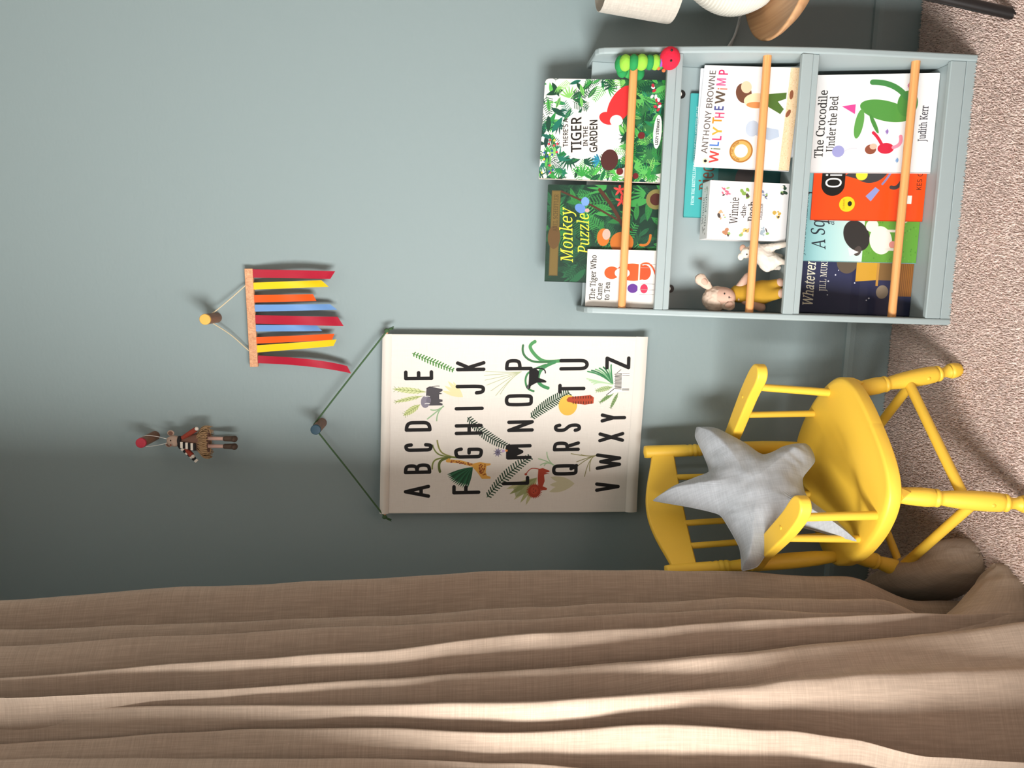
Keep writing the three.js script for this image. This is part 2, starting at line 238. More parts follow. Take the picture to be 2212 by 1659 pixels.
const COVER = {
  garden(c, W, H) {
    c.fillStyle = '#ebe3dc'; c.fillRect(0, 0, W, H);
    poly(c, [[W * 0.1, H], [W * 0.02, H * 0.78], [W * 0.25, H * 0.7], [W * 0.5, H * 0.66], [W * 0.8, H * 0.64], [W, H * 0.6], [W, H]], '#2d6b3c');
    const G = ['#0f4a33', '#1c7a3f', '#2f8f3a', '#4fae4a', '#0b3a34', '#156b57', '#7fbf5f', '#123f2a'];
    const edge = (x, y) => y > 0.66 || x < 0.13 || x > 0.9 || y < 0.13 || (x > 0.5 && y < 0.36 && (x - 0.5) * 1.1 > y - 0.12) || (x < 0.3 && y < 0.3) || (x < 0.22 && y > 0.2);
    foliage(c, W, H, 330, edge, G); foliage(c, W, H, 160, (x, y) => y > 0.72, ['#2f8f3a', '#0f4a33', '#5bb056', '#123f2a']);
    blob(c, W * 0.76, H * 0.63, W * 0.2, H * 0.09, '#d92b2e', 0.5); blob(c, W * 0.62, H * 0.53, W * 0.06, H * 0.07, '#d92b2e', 0.3);
    blob(c, W * 0.6, H * 0.6, W * 0.055, H * 0.05, '#f3ece6');
    blob(c, W * 0.21, H * 0.57, W * 0.105, H * 0.07, '#4a2320');
    for (const [x, y, r] of [[0.46, 0.81, 0.035], [0.1, 0.66, 0.035], [0.06, 0.79, 0.03]]) blob(c, W * x, H * y, W * r, W * r, '#6b1d22');
    for (let i = 0; i < 26; i++) blob(c, W * rr(0.04, 0.4), H * rr(0.02, 0.14), W * 0.012, W * 0.012, ['#c9344a', '#274a8a', '#d9c24a', '#ffffff'][i % 4]);
    for (let i = 0; i < 12; i++) blob(c, W * rr(0.68, 0.95), H * rr(0.84, 0.94), W * 0.02, W * 0.014, ['#e8dede', '#b8283c'][i % 2], i);
    for (let i = 0; i < 6; i++) leaf(c, W * 0.2, H * 0.49, W * 0.09, W * 0.02, -0.5 - i * 0.4, ['#1f6f8a', '#2b8aa5'][i % 2]);
    c.save(); c.filter = 'none'; blob(c, W * 0.42, H * 0.34, W * 0.21, H * 0.19, '#ebe3dc', -0.1); blob(c, W * 0.5, H * 0.3, W * 0.17, H * 0.13, '#ebe3dc'); c.restore();
    const k = '#1a1512';
    txt(c, "THERE'S A", W * 0.33, H * 0.225, H * 0.058, k, { w: W * 0.28, rot: -0.07, bold: 1.5 });
    txt(c, 'TIGER', W * 0.28, H * 0.335, H * 0.115, k, { w: W * 0.35, rot: -0.07, bold: 3 });
    txt(c, 'IN THE', W * 0.34, H * 0.385, H * 0.05, k, { w: W * 0.2, rot: -0.07, bold: 1.5 });
    txt(c, 'GARDEN', W * 0.28, H * 0.465, H * 0.085, k, { w: W * 0.33, rot: -0.07, bold: 2.5 });
    blob(c, W * 0.5, H * 0.935, W * 0.165, H * 0.033, '#f4f1ea'); txt(c, 'LIZZY STEWART', W * 0.37, H * 0.945, H * 0.03, '#111', { w: W * 0.26, bold: 1.5 });
  },
  puzzle(c, W, H) {
    c.fillStyle = '#123224'; c.fillRect(0, 0, W, H);
    foliage(c, W, H, 170, () => true, ['#1a4a2f', '#0f2c20', '#1f5a38', '#16402b'], 1.2); foliage(c, W, H, 60, (x, y) => x > 0.5 || y > 0.6, ['#2f7a3a', '#3b8f45', '#256b35'], 1.4);
    curve(c, [[W * 0.1, H * 0.8], [W * 0.6, H * 0.72], [W * 0.95, H * 0.45]], '#4a2a1c', W * 0.035); curve(c, [[W * 0.55, H * 0.74], [W * 0.75, H * 0.5], [W * 0.93, H * 0.12]], '#4a2a1c', W * 0.02);
    for (const [x, y] of [[0.95, 0.62], [0.84, 0.64]]) for (let q = 0; q < 5; q++) leaf(c, W * x, H * y, W * 0.07, W * 0.025, q * 1.26, '#e0403a');
    blob(c, W * 0.42, H * 0.66, W * 0.11, H * 0.1, '#b8651f'); blob(c, W * 0.47, H * 0.5, W * 0.09, H * 0.055, '#c06a22'); blob(c, W * 0.5, H * 0.525, W * 0.055, H * 0.035, '#e2a394');
    curve(c, [[W * 0.4, H * 0.82], [W * 0.38, H * 0.9], [W * 0.5, H * 0.9]], '#b8651f', W * 0.025);
    c.fillStyle = '#5a4a26'; c.fillRect(W * 0.06, H * 0.035, W * 0.88, H * 0.08); c.fillStyle = '#6e5a2c'; c.fillRect(W * 0.07, H * 0.042, W * 0.86, H * 0.066); blob(c, W * 0.46, H * 0.07, W * 0.12, H * 0.055, '#5f4524');
    txt(c, 'AXEL SCHEFFLER', W * 0.52, H * 0.095, H * 0.055, '#3a2f16', { w: W * 0.38, font: 'serif' });
    txt(c, 'Monkey', W * 0.2, H * 0.245, H * 0.15, '#e9dc3c', { w: W * 0.56, font: 'serif', style: 'italic', rot: -0.06 });
    txt(c, 'Puzzle', W * 0.29, H * 0.385, H * 0.14, '#e9dc3c', { w: W * 0.42, font: 'serif', style: 'italic', rot: -0.06 });
    blob(c, W * 0.76, H * 0.29, W * 0.045, H * 0.05, '#5f86c4', 0.5); blob(c, W * 0.83, H * 0.33, W * 0.045, H * 0.035, '#6f97d0', -0.5); blob(c, W * 0.74, H * 0.35, W * 0.02, H * 0.02, '#d89a98');
    blob(c, W * 0.86, H * 0.93, W * 0.1, W * 0.1, '#7d7340'); blob(c, W * 0.86, H * 0.93, W * 0.06, W * 0.06, '#4a2018');
  },
  tea(c, W, H) {
    c.fillStyle = '#e8e3dc'; c.fillRect(0, 0, W, H);
    txt(c, 'The Tiger Who', W * 0.12, H * 0.125, H * 0.105, '#26221f', { bold: 1.6, w: W * 0.78, font: 'serif' }); txt(c, 'Came', W * 0.12, H * 0.225, H * 0.1, '#26221f', { bold: 1.6, w: W * 0.3, font: 'serif' }); txt(c, 'to Tea', W * 0.12, H * 0.325, H * 0.1, '#26221f', { bold: 1.6, w: W * 0.32, font: 'serif' });
    blob(c, W * 0.6, H * 0.34, W * 0.11, H * 0.1, '#e2521e'); blob(c, W * 0.62, H * 0.62, W * 0.15, H * 0.22, '#e2521e'); blob(c, W * 0.6, H * 0.48, W * 0.09, H * 0.1, '#f5efe8'); blob(c, W * 0.62, H * 0.78, W * 0.13, H * 0.08, '#d8481c');
    curve(c, [[W * 0.75, H * 0.72], [W * 0.86, H * 0.85], [W * 0.6, H * 0.92]], '#e2521e', W * 0.03);
    blob(c, W * 0.34, H * 0.63, W * 0.08, H * 0.07, '#5a2a86'); blob(c, W * 0.34, H * 0.78, W * 0.08, H * 0.05, '#d42a4a'); c.fillStyle = '#e9e2c8'; c.fillRect(W * 0.2, H * 0.695, W * 0.6, H * 0.02);
    for (const x of [0.24, 0.32, 0.42, 0.7, 0.76]) { c.fillStyle = '#8f8a84'; c.fillRect(W * x, H * 0.72, W * 0.008, H * 0.24); }
  },
  teal(c, W, H) {
    c.fillStyle = '#45aaa9'; c.fillRect(0, 0, W, H); c.fillStyle = '#2a6f6d'; c.fillRect(W * 0.02, H * 0.34, W * 0.96, H * 0.66);
    txt(c, "FROM THE BESTSELLING CREATOR OF FIVE MINUTES' PEACE", W * 0.1, H * 0.1, H * 0.042, '#eef6f2', { w: W * 0.8, font: 'serif' });
    txt(c, 'A Piece of Cake', W * 0.12, H * 0.29, H * 0.2, '#7a4632', { w: W * 0.76, font: 'serif', stroke: '#7a4632', lw: 2 });
    for (let i = 0; i < 7; i++) blob(c, W * (0.12 + i * 0.12), H * 0.62, W * 0.07, H * 0.14, ['#6f6a6e', '#8a8c48', '#5f5c60'][i % 3], i);
  },
  whiteBook(c, W, H) { c.fillStyle = '#eef0f4'; c.fillRect(0, 0, W, H); c.fillStyle = '#9aa6bc'; c.fillRect(W * 0.1, H * 0.3, W * 0.8, H * 0.5); },
  wimp(c, W, H) {
    c.fillStyle = '#ece8e6'; c.fillRect(0, 0, W, H); c.fillStyle = '#e7c9a2'; c.fillRect(0, H * 0.89, W, H * 0.11); for (let i = 0; i < 300; i++) blob(c, rnd() * W, H * rr(0.89, 1), 3, 2, ['#dcb88c', '#efd6b4'][i % 2]); c.fillStyle = '#d8dce4'; c.fillRect(0, H * 0.885, W, H * 0.006);
    txt(c, 'ANTHONY BROWNE', W * 0.135, H * 0.125, H * 0.088, '#5f5652', { w: W * 0.82, bold: 1 });
    const cols = ['#c8413c', '#5d6a4a', '#3f6fc0', '#cf3a6a', '#e8a23a', '#e88a2a', '#d0416a', '#454a86', '#5a4a3c', '#e0502e', '#d85a86', '#d0265c'], s = ['W', 'i', 'L', 'L', 'Y', 'T', 'H', 'E', 'W', 'i', 'M', 'P'], X = [0.045, 0.175, 0.205, 0.265, 0.32, 0.435, 0.485, 0.56, 0.63, 0.765, 0.8, 0.905], WD = [0.12, 0.02, 0.05, 0.05, 0.08, 0.06, 0.065, 0.05, 0.125, 0.02, 0.085, 0.06];
    s.forEach((ch, i) => txt(c, ch, W * X[i], H * (0.25 + 0.012 * Math.sin(i * 2.3)), H * 0.13, cols[i], { w: W * WD[i], stroke: cols[i], lw: 3 }));
    blob(c, W * 0.74, H * 0.44, W * 0.1, H * 0.08, '#6a4230', -0.4); blob(c, W * 0.8, H * 0.46, W * 0.06, H * 0.055, '#e2c2a0', -0.4); blob(c, W * 0.67, H * 0.58, W * 0.075, H * 0.13, '#eccfa8'); blob(c, W * 0.63, H * 0.58, W * 0.03, H * 0.1, '#d98a52');
    poly(c, [[W * 0.62, H * 0.7], [W * 0.74, H * 0.7], [W * 0.76, H * 0.88], [W * 0.7, H * 0.88], [W * 0.67, H * 0.8], [W * 0.6, H * 0.87], [W * 0.55, H * 0.84]], '#4d6a2c'); blob(c, W * 0.74, H * 0.93, W * 0.045, H * 0.02, '#8a5238'); blob(c, W * 0.56, H * 0.92, W * 0.04, H * 0.02, '#8a5238', 0.4);
    blob(c, W * 0.4, H * 0.57, W * 0.08, H * 0.07, '#b9c3d2'); poly(c, [[W * 0.34, H * 0.6], [W * 0.42, H * 0.68], [W * 0.4, H * 0.84], [W * 0.33, H * 0.86], [W * 0.29, H * 0.76]], '#b3bfd0');
    blob(c, W * 0.175, H * 0.48, W * 0.115, W * 0.115, '#a9702e'); blob(c, W * 0.175, H * 0.48, W * 0.1, W * 0.1, '#d9a45a'); blob(c, W * 0.175, H * 0.48, W * 0.066, W * 0.066, '#f6efe6'); blob(c, W * 0.06, H * 0.115, W * 0.03, W * 0.03, '#efe3b8'); blob(c, W * 0.06, H * 0.115, W * 0.014, W * 0.016, '#1d1a18');
    c.save(); c.translate(W * 0.175, H * 0.48); for (let i = 0; i < 14; i++) { c.save(); c.rotate(-1.35 + i * 0.21); txt(c, 'MEET THE WIMP'[i] ?? '', 0, -W * 0.077, W * 0.028, '#4a2a12', { align: 'center' }); c.restore(); } c.restore();
  },
  collection(c, W, H) {
    c.fillStyle = '#e9e5e4'; c.fillRect(0, 0, W, H);
    const P = [[0.82, 0.2, '#d8627a'], [0.8, 0.44, '#7da04a'], [0.8, 0.68, '#7f8aa8'], [0.4, 0.17, '#d9a07a'], [0.12, 0.24, '#b07a5a'], [0.13, 0.47, '#d2b46a'], [0.15, 0.72, '#9fb0bc'], [0.45, 0.87, '#c9a24a'], [0.88, 0.94, '#2b4232']];
    for (const [x, y, k] of P) { for (let q = 0; q < 10; q++) blob(c, W * (x + rr(-0.07, 0.07)), H * (y + rr(-0.045, 0.045)), W * rr(0.01, 0.045), H * rr(0.008, 0.025), q % 3 ? k : ['#e8ddd0', '#4a423c', '#8fae6a'][q % 4 % 3], q); }
    txt(c, 'Winnie', W * 0.5, H * 0.37, H * 0.14, '#24201e', { bold: 1.2, align: 'center', font: 'serif', w: W * 0.46 }); txt(c, '-the-', W * 0.5, H * 0.47, H * 0.085, '#24201e', { bold: 1.2, align: 'center', font: 'serif', w: W * 0.24 }); txt(c, 'Pooh', W * 0.5, H * 0.6, H * 0.14, '#24201e', { bold: 1.2, align: 'center', font: 'serif', w: W * 0.36 }); txt(c, 'COLLECTION', W * 0.5, H * 0.68, H * 0.045, '#3a3432', { bold: 1.2, align: 'center', font: 'serif', w: W * 0.28 });
  },
  croc(c, W, H) {
    c.fillStyle = '#e9e7e6'; c.fillRect(0, 0, W, H);
    txt(c, 'The Crocodile', W * 0.5, H * 0.125, H * 0.095, '#2a2826', { bold: 1.2, align: 'center', font: 'serif', w: W * 0.7 }); txt(c, 'Under the Bed', W * 0.5, H * 0.215, H * 0.09, '#2a2826', { bold: 1.2, align: 'center', font: 'serif', w: W * 0.57 }); txt(c, 'Judith Kerr', W * 0.5, H * 0.935, H * 0.08, '#2a2a34', { bold: 1.2, align: 'center', font: 'serif', w: W * 0.36 });
    blob(c, W * 0.63, H * 0.6, W * 0.1, H * 0.21, '#4f8f3e', 0.25); blob(c, W * 0.7, H * 0.77, W * 0.13, H * 0.08, '#46863a'); curve(c, [[W * 0.76, H * 0.76], [W * 0.92, H * 0.66], [W * 0.92, H * 0.48]], '#3f8040', W * 0.055); blob(c, W * 0.5, H * 0.4, W * 0.15, H * 0.035, '#5c9a48', 0.12); blob(c, W * 0.5, H * 0.52, W * 0.02, H * 0.09, '#46863a', 1.1);
    poly(c, [[W * 0.6, H * 0.36], [W * 0.7, H * 0.36], [W * 0.68, H * 0.25]], '#d8468e');
    blob(c, W * 0.22, H * 0.25, W * 0.06, H * 0.05, '#9a9acb'); curve(c, [[W * 0.22, H * 0.3], [W * 0.26, H * 0.34], [W * 0.25, H * 0.4]], '#b9b4c0', 2);
    blob(c, W * 0.24, H * 0.51, W * 0.05, H * 0.045, '#8a4a34'); blob(c, W * 0.27, H * 0.53, W * 0.03, H * 0.03, '#e8b49c'); blob(c, W * 0.25, H * 0.63, W * 0.055, H * 0.065, '#c9213c'); curve(c, [[W * 0.28, H * 0.6], [W * 0.37, H * 0.56], [W * 0.41, H * 0.52]], '#c9213c', W * 0.03); curve(c, [[W * 0.26, H * 0.69], [W * 0.28, H * 0.76], [W * 0.37, H * 0.74]], '#e58aa0', W * 0.035);
    for (const [x, y, k] of [[0.42, 0.64, '#8a6ab0'], [0.13, 0.74, '#6f9ac8'], [0.82, 0.8, '#c9a25a'], [0.88, 0.78, '#c86a90']]) for (let q = 0; q < 5; q++) leaf(c, W * x, H * y, W * 0.035, W * 0.012, -2.6 + q * 0.5, k);
  },
  oi(c, W, H) {
    c.fillStyle = '#ee4a12'; c.fillRect(0, 0, W, H);
    c.fillStyle = '#15120f'; c.beginPath(); c.roundRect(W * 0.24, H * 0.075, W * 1.0, H * 0.21, H * 0.105); c.fill();
    txt(c, 'Oi', W * 0.315, H * 0.255, H * 0.2, '#f6f2ec', { w: W * 0.15 }); txt(c, 'CAT!', W * 0.5, H * 0.255, H * 0.19, '#f6f2ec', { w: W * 0.36 });
    blob(c, W * 0.62, H * 0.5, W * 0.25, H * 0.2, '#3b3a3c'); poly(c, [[W * 0.4, H * 0.42], [W * 0.44, H * 0.28], [W * 0.52, H * 0.38]], '#3b3a3c'); blob(c, W * 0.45, H * 0.43, W * 0.055, W * 0.055, '#ecd63a');
    curve(c, [[W * 0.36, H * 0.62], [W * 0.4, H * 0.65], [W * 0.5, H * 0.7]], '#7f7fae', W * 0.02); poly(c, [[W * 0.19, H * 0.53], [W * 0.3, H * 0.6], [W * 0.33, H * 0.56], [W * 0.24, H * 0.48]], '#8a92c8'); curve(c, [[W * 0.33, H * 0.7], [W * 0.3, H * 0.76], [W * 0.42, H * 0.8]], '#3b3a3c', W * 0.035);
    blob(c, W * 0.16, H * 0.32, W * 0.075, W * 0.075, '#f2c71e'); txt(c, 'I LOVE IT!', W * 0.11, H * 0.3, H * 0.022, '#3a2a10', { w: W * 0.1 }); blob(c, W * 0.165, H * 0.345, W * 0.025, W * 0.02, '#1f1a14'); c.fillStyle = '#f3efe6'; c.fillRect(W * 0.17, H * 0.79, W * 0.08, H * 0.1);
    txt(c, 'KES GRAY', W * 0.3, H * 0.965, H * 0.06, '#1a1410', { w: W * 0.3 });
  },
  squash(c, W, H) {
    const g = c.createLinearGradient(0, 0, 0, H * 0.55); g.addColorStop(0, '#7fbcc2'); g.addColorStop(1, '#cfe3da'); c.fillStyle = g; c.fillRect(0, 0, W, H); c.fillStyle = '#5f9a36'; c.fillRect(0, H * 0.56, W, H * 0.44); for (let i = 0; i < 200; i++) blob(c, rnd() * W, H * rr(0.57, 1), 5, 3, ['#548c2f', '#6aa63e', '#4c8430'][i % 3]);
    txt(c, 'JULIA DONALDSON', W * 0.06, H * 0.08, H * 0.05, '#1f3a44', { w: W * 0.6, style: 'italic', font: 'serif' }); txt(c, 'A Squash', W * 0.12, H * 0.255, H * 0.16, '#16202a', { w: W * 0.62, style: 'italic', font: 'serif', rot: -0.12 }); txt(c, 'and a Squeeze', W * 0.36, H * 0.31, H * 0.08, '#16202a', { w: W * 0.5, style: 'italic', font: 'serif', rot: -0.1 });
    blob(c, W * 0.26, H * 0.5, W * 0.16, H * 0.1, '#2a2624', -0.5); blob(c, W * 0.11, H * 0.52, W * 0.05, H * 0.03, '#4a403c', 0.3); poly(c, [[W * 0.06, H * 0.46], [W * 0.14, H * 0.44], [W * 0.1, H * 0.53]], '#eeeae2');
    blob(c, W * 0.22, H * 0.7, W * 0.14, H * 0.09, '#e6e0d4', -0.25); blob(c, W * 0.36, H * 0.62, W * 0.06, H * 0.05, '#e6e0d4', 0.5); blob(c, W * 0.18, H * 0.8, W * 0.035, H * 0.03, '#dd8f86'); for (const x of [0.12, 0.3]) { c.fillStyle = '#ded8cc'; c.fillRect(W * x, H * 0.74, W * 0.025, H * 0.12); }
    blob(c, W * 0.5, H * 0.45, W * 0.06, H * 0.05, '#e0a090'); blob(c, W * 0.52, H * 0.6, W * 0.1, H * 0.12, '#31508a'); blob(c, W * 0.45, H * 0.87, W * 0.06, H * 0.05, '#d8c8b0');
  },
  night(c, W, H) {
    c.fillStyle = '#23274a'; c.fillRect(0, 0, W, H);
    txt(c, 'Whatever', W * 0.065, H * 0.185, H * 0.12, '#f0ead0', { w: W * 0.475, style: 'italic', font: 'serif', stroke: '#f0ead0', lw: 2 }); txt(c, 'Next!', W * 0.6, H * 0.185, H * 0.12, '#f0ead0', { w: W * 0.28, style: 'italic', font: 'serif', stroke: '#f0ead0', lw: 2 }); txt(c, 'JILL MURPHY', W * 0.23, H * 0.285, H * 0.075, '#e6e0cc', { w: W * 0.43, font: 'serif' });
    c.fillStyle = '#161b45'; c.fillRect(0, H * 0.5, W * 0.5, H * 0.07); for (let i = 0; i < 14; i++) blob(c, W * rr(0.05, 0.95), H * rr(0.28, 0.75), 3 + (i % 3), 3 + (i % 3), '#e8e8f0');
    blob(c, W * 0.55, H * 0.45, W * 0.13, H * 0.09, '#5a4c3c'); poly(c, [[W * 0.34, H * 0.53], [W * 0.75, H * 0.53], [W * 0.72, H * 0.7], [W * 0.36, H * 0.7]], '#c9962c'); c.fillStyle = '#b8863a'; c.fillRect(W * 0.3, H * 0.7, W * 0.7, H * 0.02); c.fillStyle = '#7a5a30'; c.fillRect(W * 0.36, H * 0.72, W * 0.64, H * 0.12); c.fillStyle = '#8f5a24'; c.fillRect(W * 0.2, H * 0.86, W * 0.8, H * 0.14); for (let i = 0; i < 9; i++) { c.fillStyle = '#5a3616'; c.fillRect(W * 0.2, H * (0.87 + i * 0.015), W * 0.8, 2); }
    blob(c, W * 0.24, H * 0.76, W * 0.07, H * 0.05, '#8a7a66');
  },
};
const paper = mat(new THREE.Color('#ece6da'), 0.85);
// a picture book: front cover with its print, page block, back cover and spine; origin at the foot of the front cover
function book(name, label, { x, y, z, w, h, t, lean, roll = 0, art, edge, round = 0.002, gloss = 0.35 }) {
  const o = thing(name, label, 'book', [x, y, z], 'picture books in the bookcase'); o.rotation.set(-lean, 0, roll);
  const tex = canvas(Math.round(w * PX), Math.round(h * PX), COVER[art]);
  const ct = 0.0012, sh = new THREE.Shape(); const a = -w / 2, b = w / 2, r = round;
  sh.moveTo(a, 0); sh.lineTo(b - r, 0); sh.quadraticCurveTo(b, 0, b, r); sh.lineTo(b, h - r); sh.quadraticCurveTo(b, h, b - r, h); sh.lineTo(a, h); sh.lineTo(a, 0);
  const cg = () => new THREE.ExtrudeGeometry(sh, { depth: ct, bevelEnabled: false, curveSegments: 4 });
  const g = cg().translate(0, 0, -ct), p = g.attributes.position, uv = g.attributes.uv; for (let i = 0; i < p.count; i++) uv.setXY(i, p.getX(i) / w + 0.5, p.getY(i) / h);
  add('front_cover', g, mat(0xffffff, gloss, { map: tex, clearcoat: 0.25, clearcoatRoughness: 0.25 }), o, 'printed front cover');
  const em = mat(new THREE.Color(edge), 0.5);
  add('back_cover', cg().translate(0, 0, -t), em, o);
  add('page_block', box(-w / 2 + 0.0012, w / 2 - 0.002, 0.002, h - 0.002, -t + ct, -ct), paper, o);
  add('spine', box(-w / 2 - 0.0004, -w / 2 + 0.0012, 0, h, -t, 0), em, o);
  return o;
}
const L1 = Math.atan(0.28);
book('picture_book', 'white jungle leaf picture book with a red patch and black capital title', { x: 0.358, y: 0.6665, z: 0.1335, w: 0.2285, h: 0.288, t: 0.009, lean: L1, roll: -0.03, art: 'garden', edge: '#e8ddd0', round: 0.012 });
book('picture_book', 'dark green jungle picture book with yellow title lettering', { x: 0.1245, y: 0.661, z: 0.134, w: 0.2285, h: 0.274, t: 0.008, lean: L1, roll: 0, art: 'puzzle', edge: '#10281d' });
book('picture_book', 'small white picture book with orange print leaning on the green one', { x: 0.0215, y: 0.661, z: 0.1455, w: 0.1345, h: 0.175, t: 0.009, lean: L1, art: 'tea', edge: '#5a1f1c' });
book('picture_book', 'teal picture book behind the white boxed set', { x: 0.3165, y: 0.371, z: 0.0925, w: 0.286, h: 0.2265, t: 0.006, lean: 0.05, art: 'teal', edge: '#3d9c9b' });
book('picture_book', 'plain white hardback mostly hidden behind the book with multicoloured lettering', { x: 0.412, y: 0.371, z: 0.156, w: 0.2, h: 0.2195, t: 0.008, lean: 0.27, art: 'whiteBook', edge: '#e8eaee' });
book('picture_book', 'white picture book with multicoloured title letters', { x: 0.3925, y: 0.3765, z: 0.1655, w: 0.2275, h: 0.214, t: 0.006, lean: L1, roll: -0.046, art: 'wimp', edge: '#f2eeec' });
book('picture_book', 'white picture book with a large green shape and red figure under dark serif title', { x: 0.3975, y: 0.0515, z: 0.180, w: 0.222, h: 0.273, t: 0.007, lean: L1, roll: 0.0, art: 'croc', edge: '#eceae8' });
book('picture_book', 'bright orange picture book with black title bubble', { x: 0.2955, y: 0.0515, z: 0.1675, w: 0.236, h: 0.249, t: 0.006, lean: L1, roll: 0.0, art: 'oi', edge: '#d8420f', gloss: 0.3 });
book('picture_book', 'pale blue and green picture book with farm animal shapes', { x: 0.2, y: 0.0515, z: 0.1585, w: 0.24, h: 0.275, t: 0.005, lean: L1, roll: 0.0, art: 'squash', edge: '#8fc0c4' });
book('picture_book', 'navy blue night time picture book with cream title', { x: 0.071, y: 0.0515, z: 0.152, w: 0.232, h: 0.272, t: 0.005, lean: L1, roll: 0.0, art: 'night', edge: '#1c2040' });
{ // slip case with a set of small books
  const o = thing('boxed_book_set', 'white boxed book set with small pastel pictures on the middle shelf', 'book box', [0.1865, 0.371, 0.15]);
  const w = 0.133, h = 0.189, d = 0.0545;
  const g = new THREE.PlaneGeometry(w - 0.001, h - 0.001).translate(0, h / 2, 0.0004);
  const c = mat(new THREE.Color('#efebe9'), 0.5), tex = canvas(Math.round(w * PX * 1.4), Math.round(h * PX * 1.4), COVER.collection);
  add('slip_case', rbox(w, h, d, 0.0012, 0, h / 2, -d / 2), c, o);
  add('front_print', g, mat(0xffffff, 0.4, { map: tex }), o);
  const top = canvas(320, 150, (x, W, H) => { x.fillStyle = '#e9e6e2'; x.fillRect(0, 0, W, H); txt(x, 'Winnie', W * 0.5, H * 0.4, H * 0.3, '#4a4644', { align: 'center', font: 'serif' }); txt(x, 'the Pooh', W * 0.5, H * 0.75, H * 0.3, '#4a4644', { align: 'center', font: 'serif' }); for (const [q, k] of [[0.14, '#8a827a'], [0.86, '#9aa08a']]) for (let i = 0; i < 8; i++) blob(x, W * (q + rr(-0.06, 0.06)), H * rr(0.3, 0.75), 8, 5, k, i); });
  add('top_print', new THREE.PlaneGeometry(w - 0.004, d - 0.004).rotateX(-Math.PI / 2).translate(0, h + 0.0004, -d / 2), mat(0xffffff, 0.5, { map: top }), o);
}
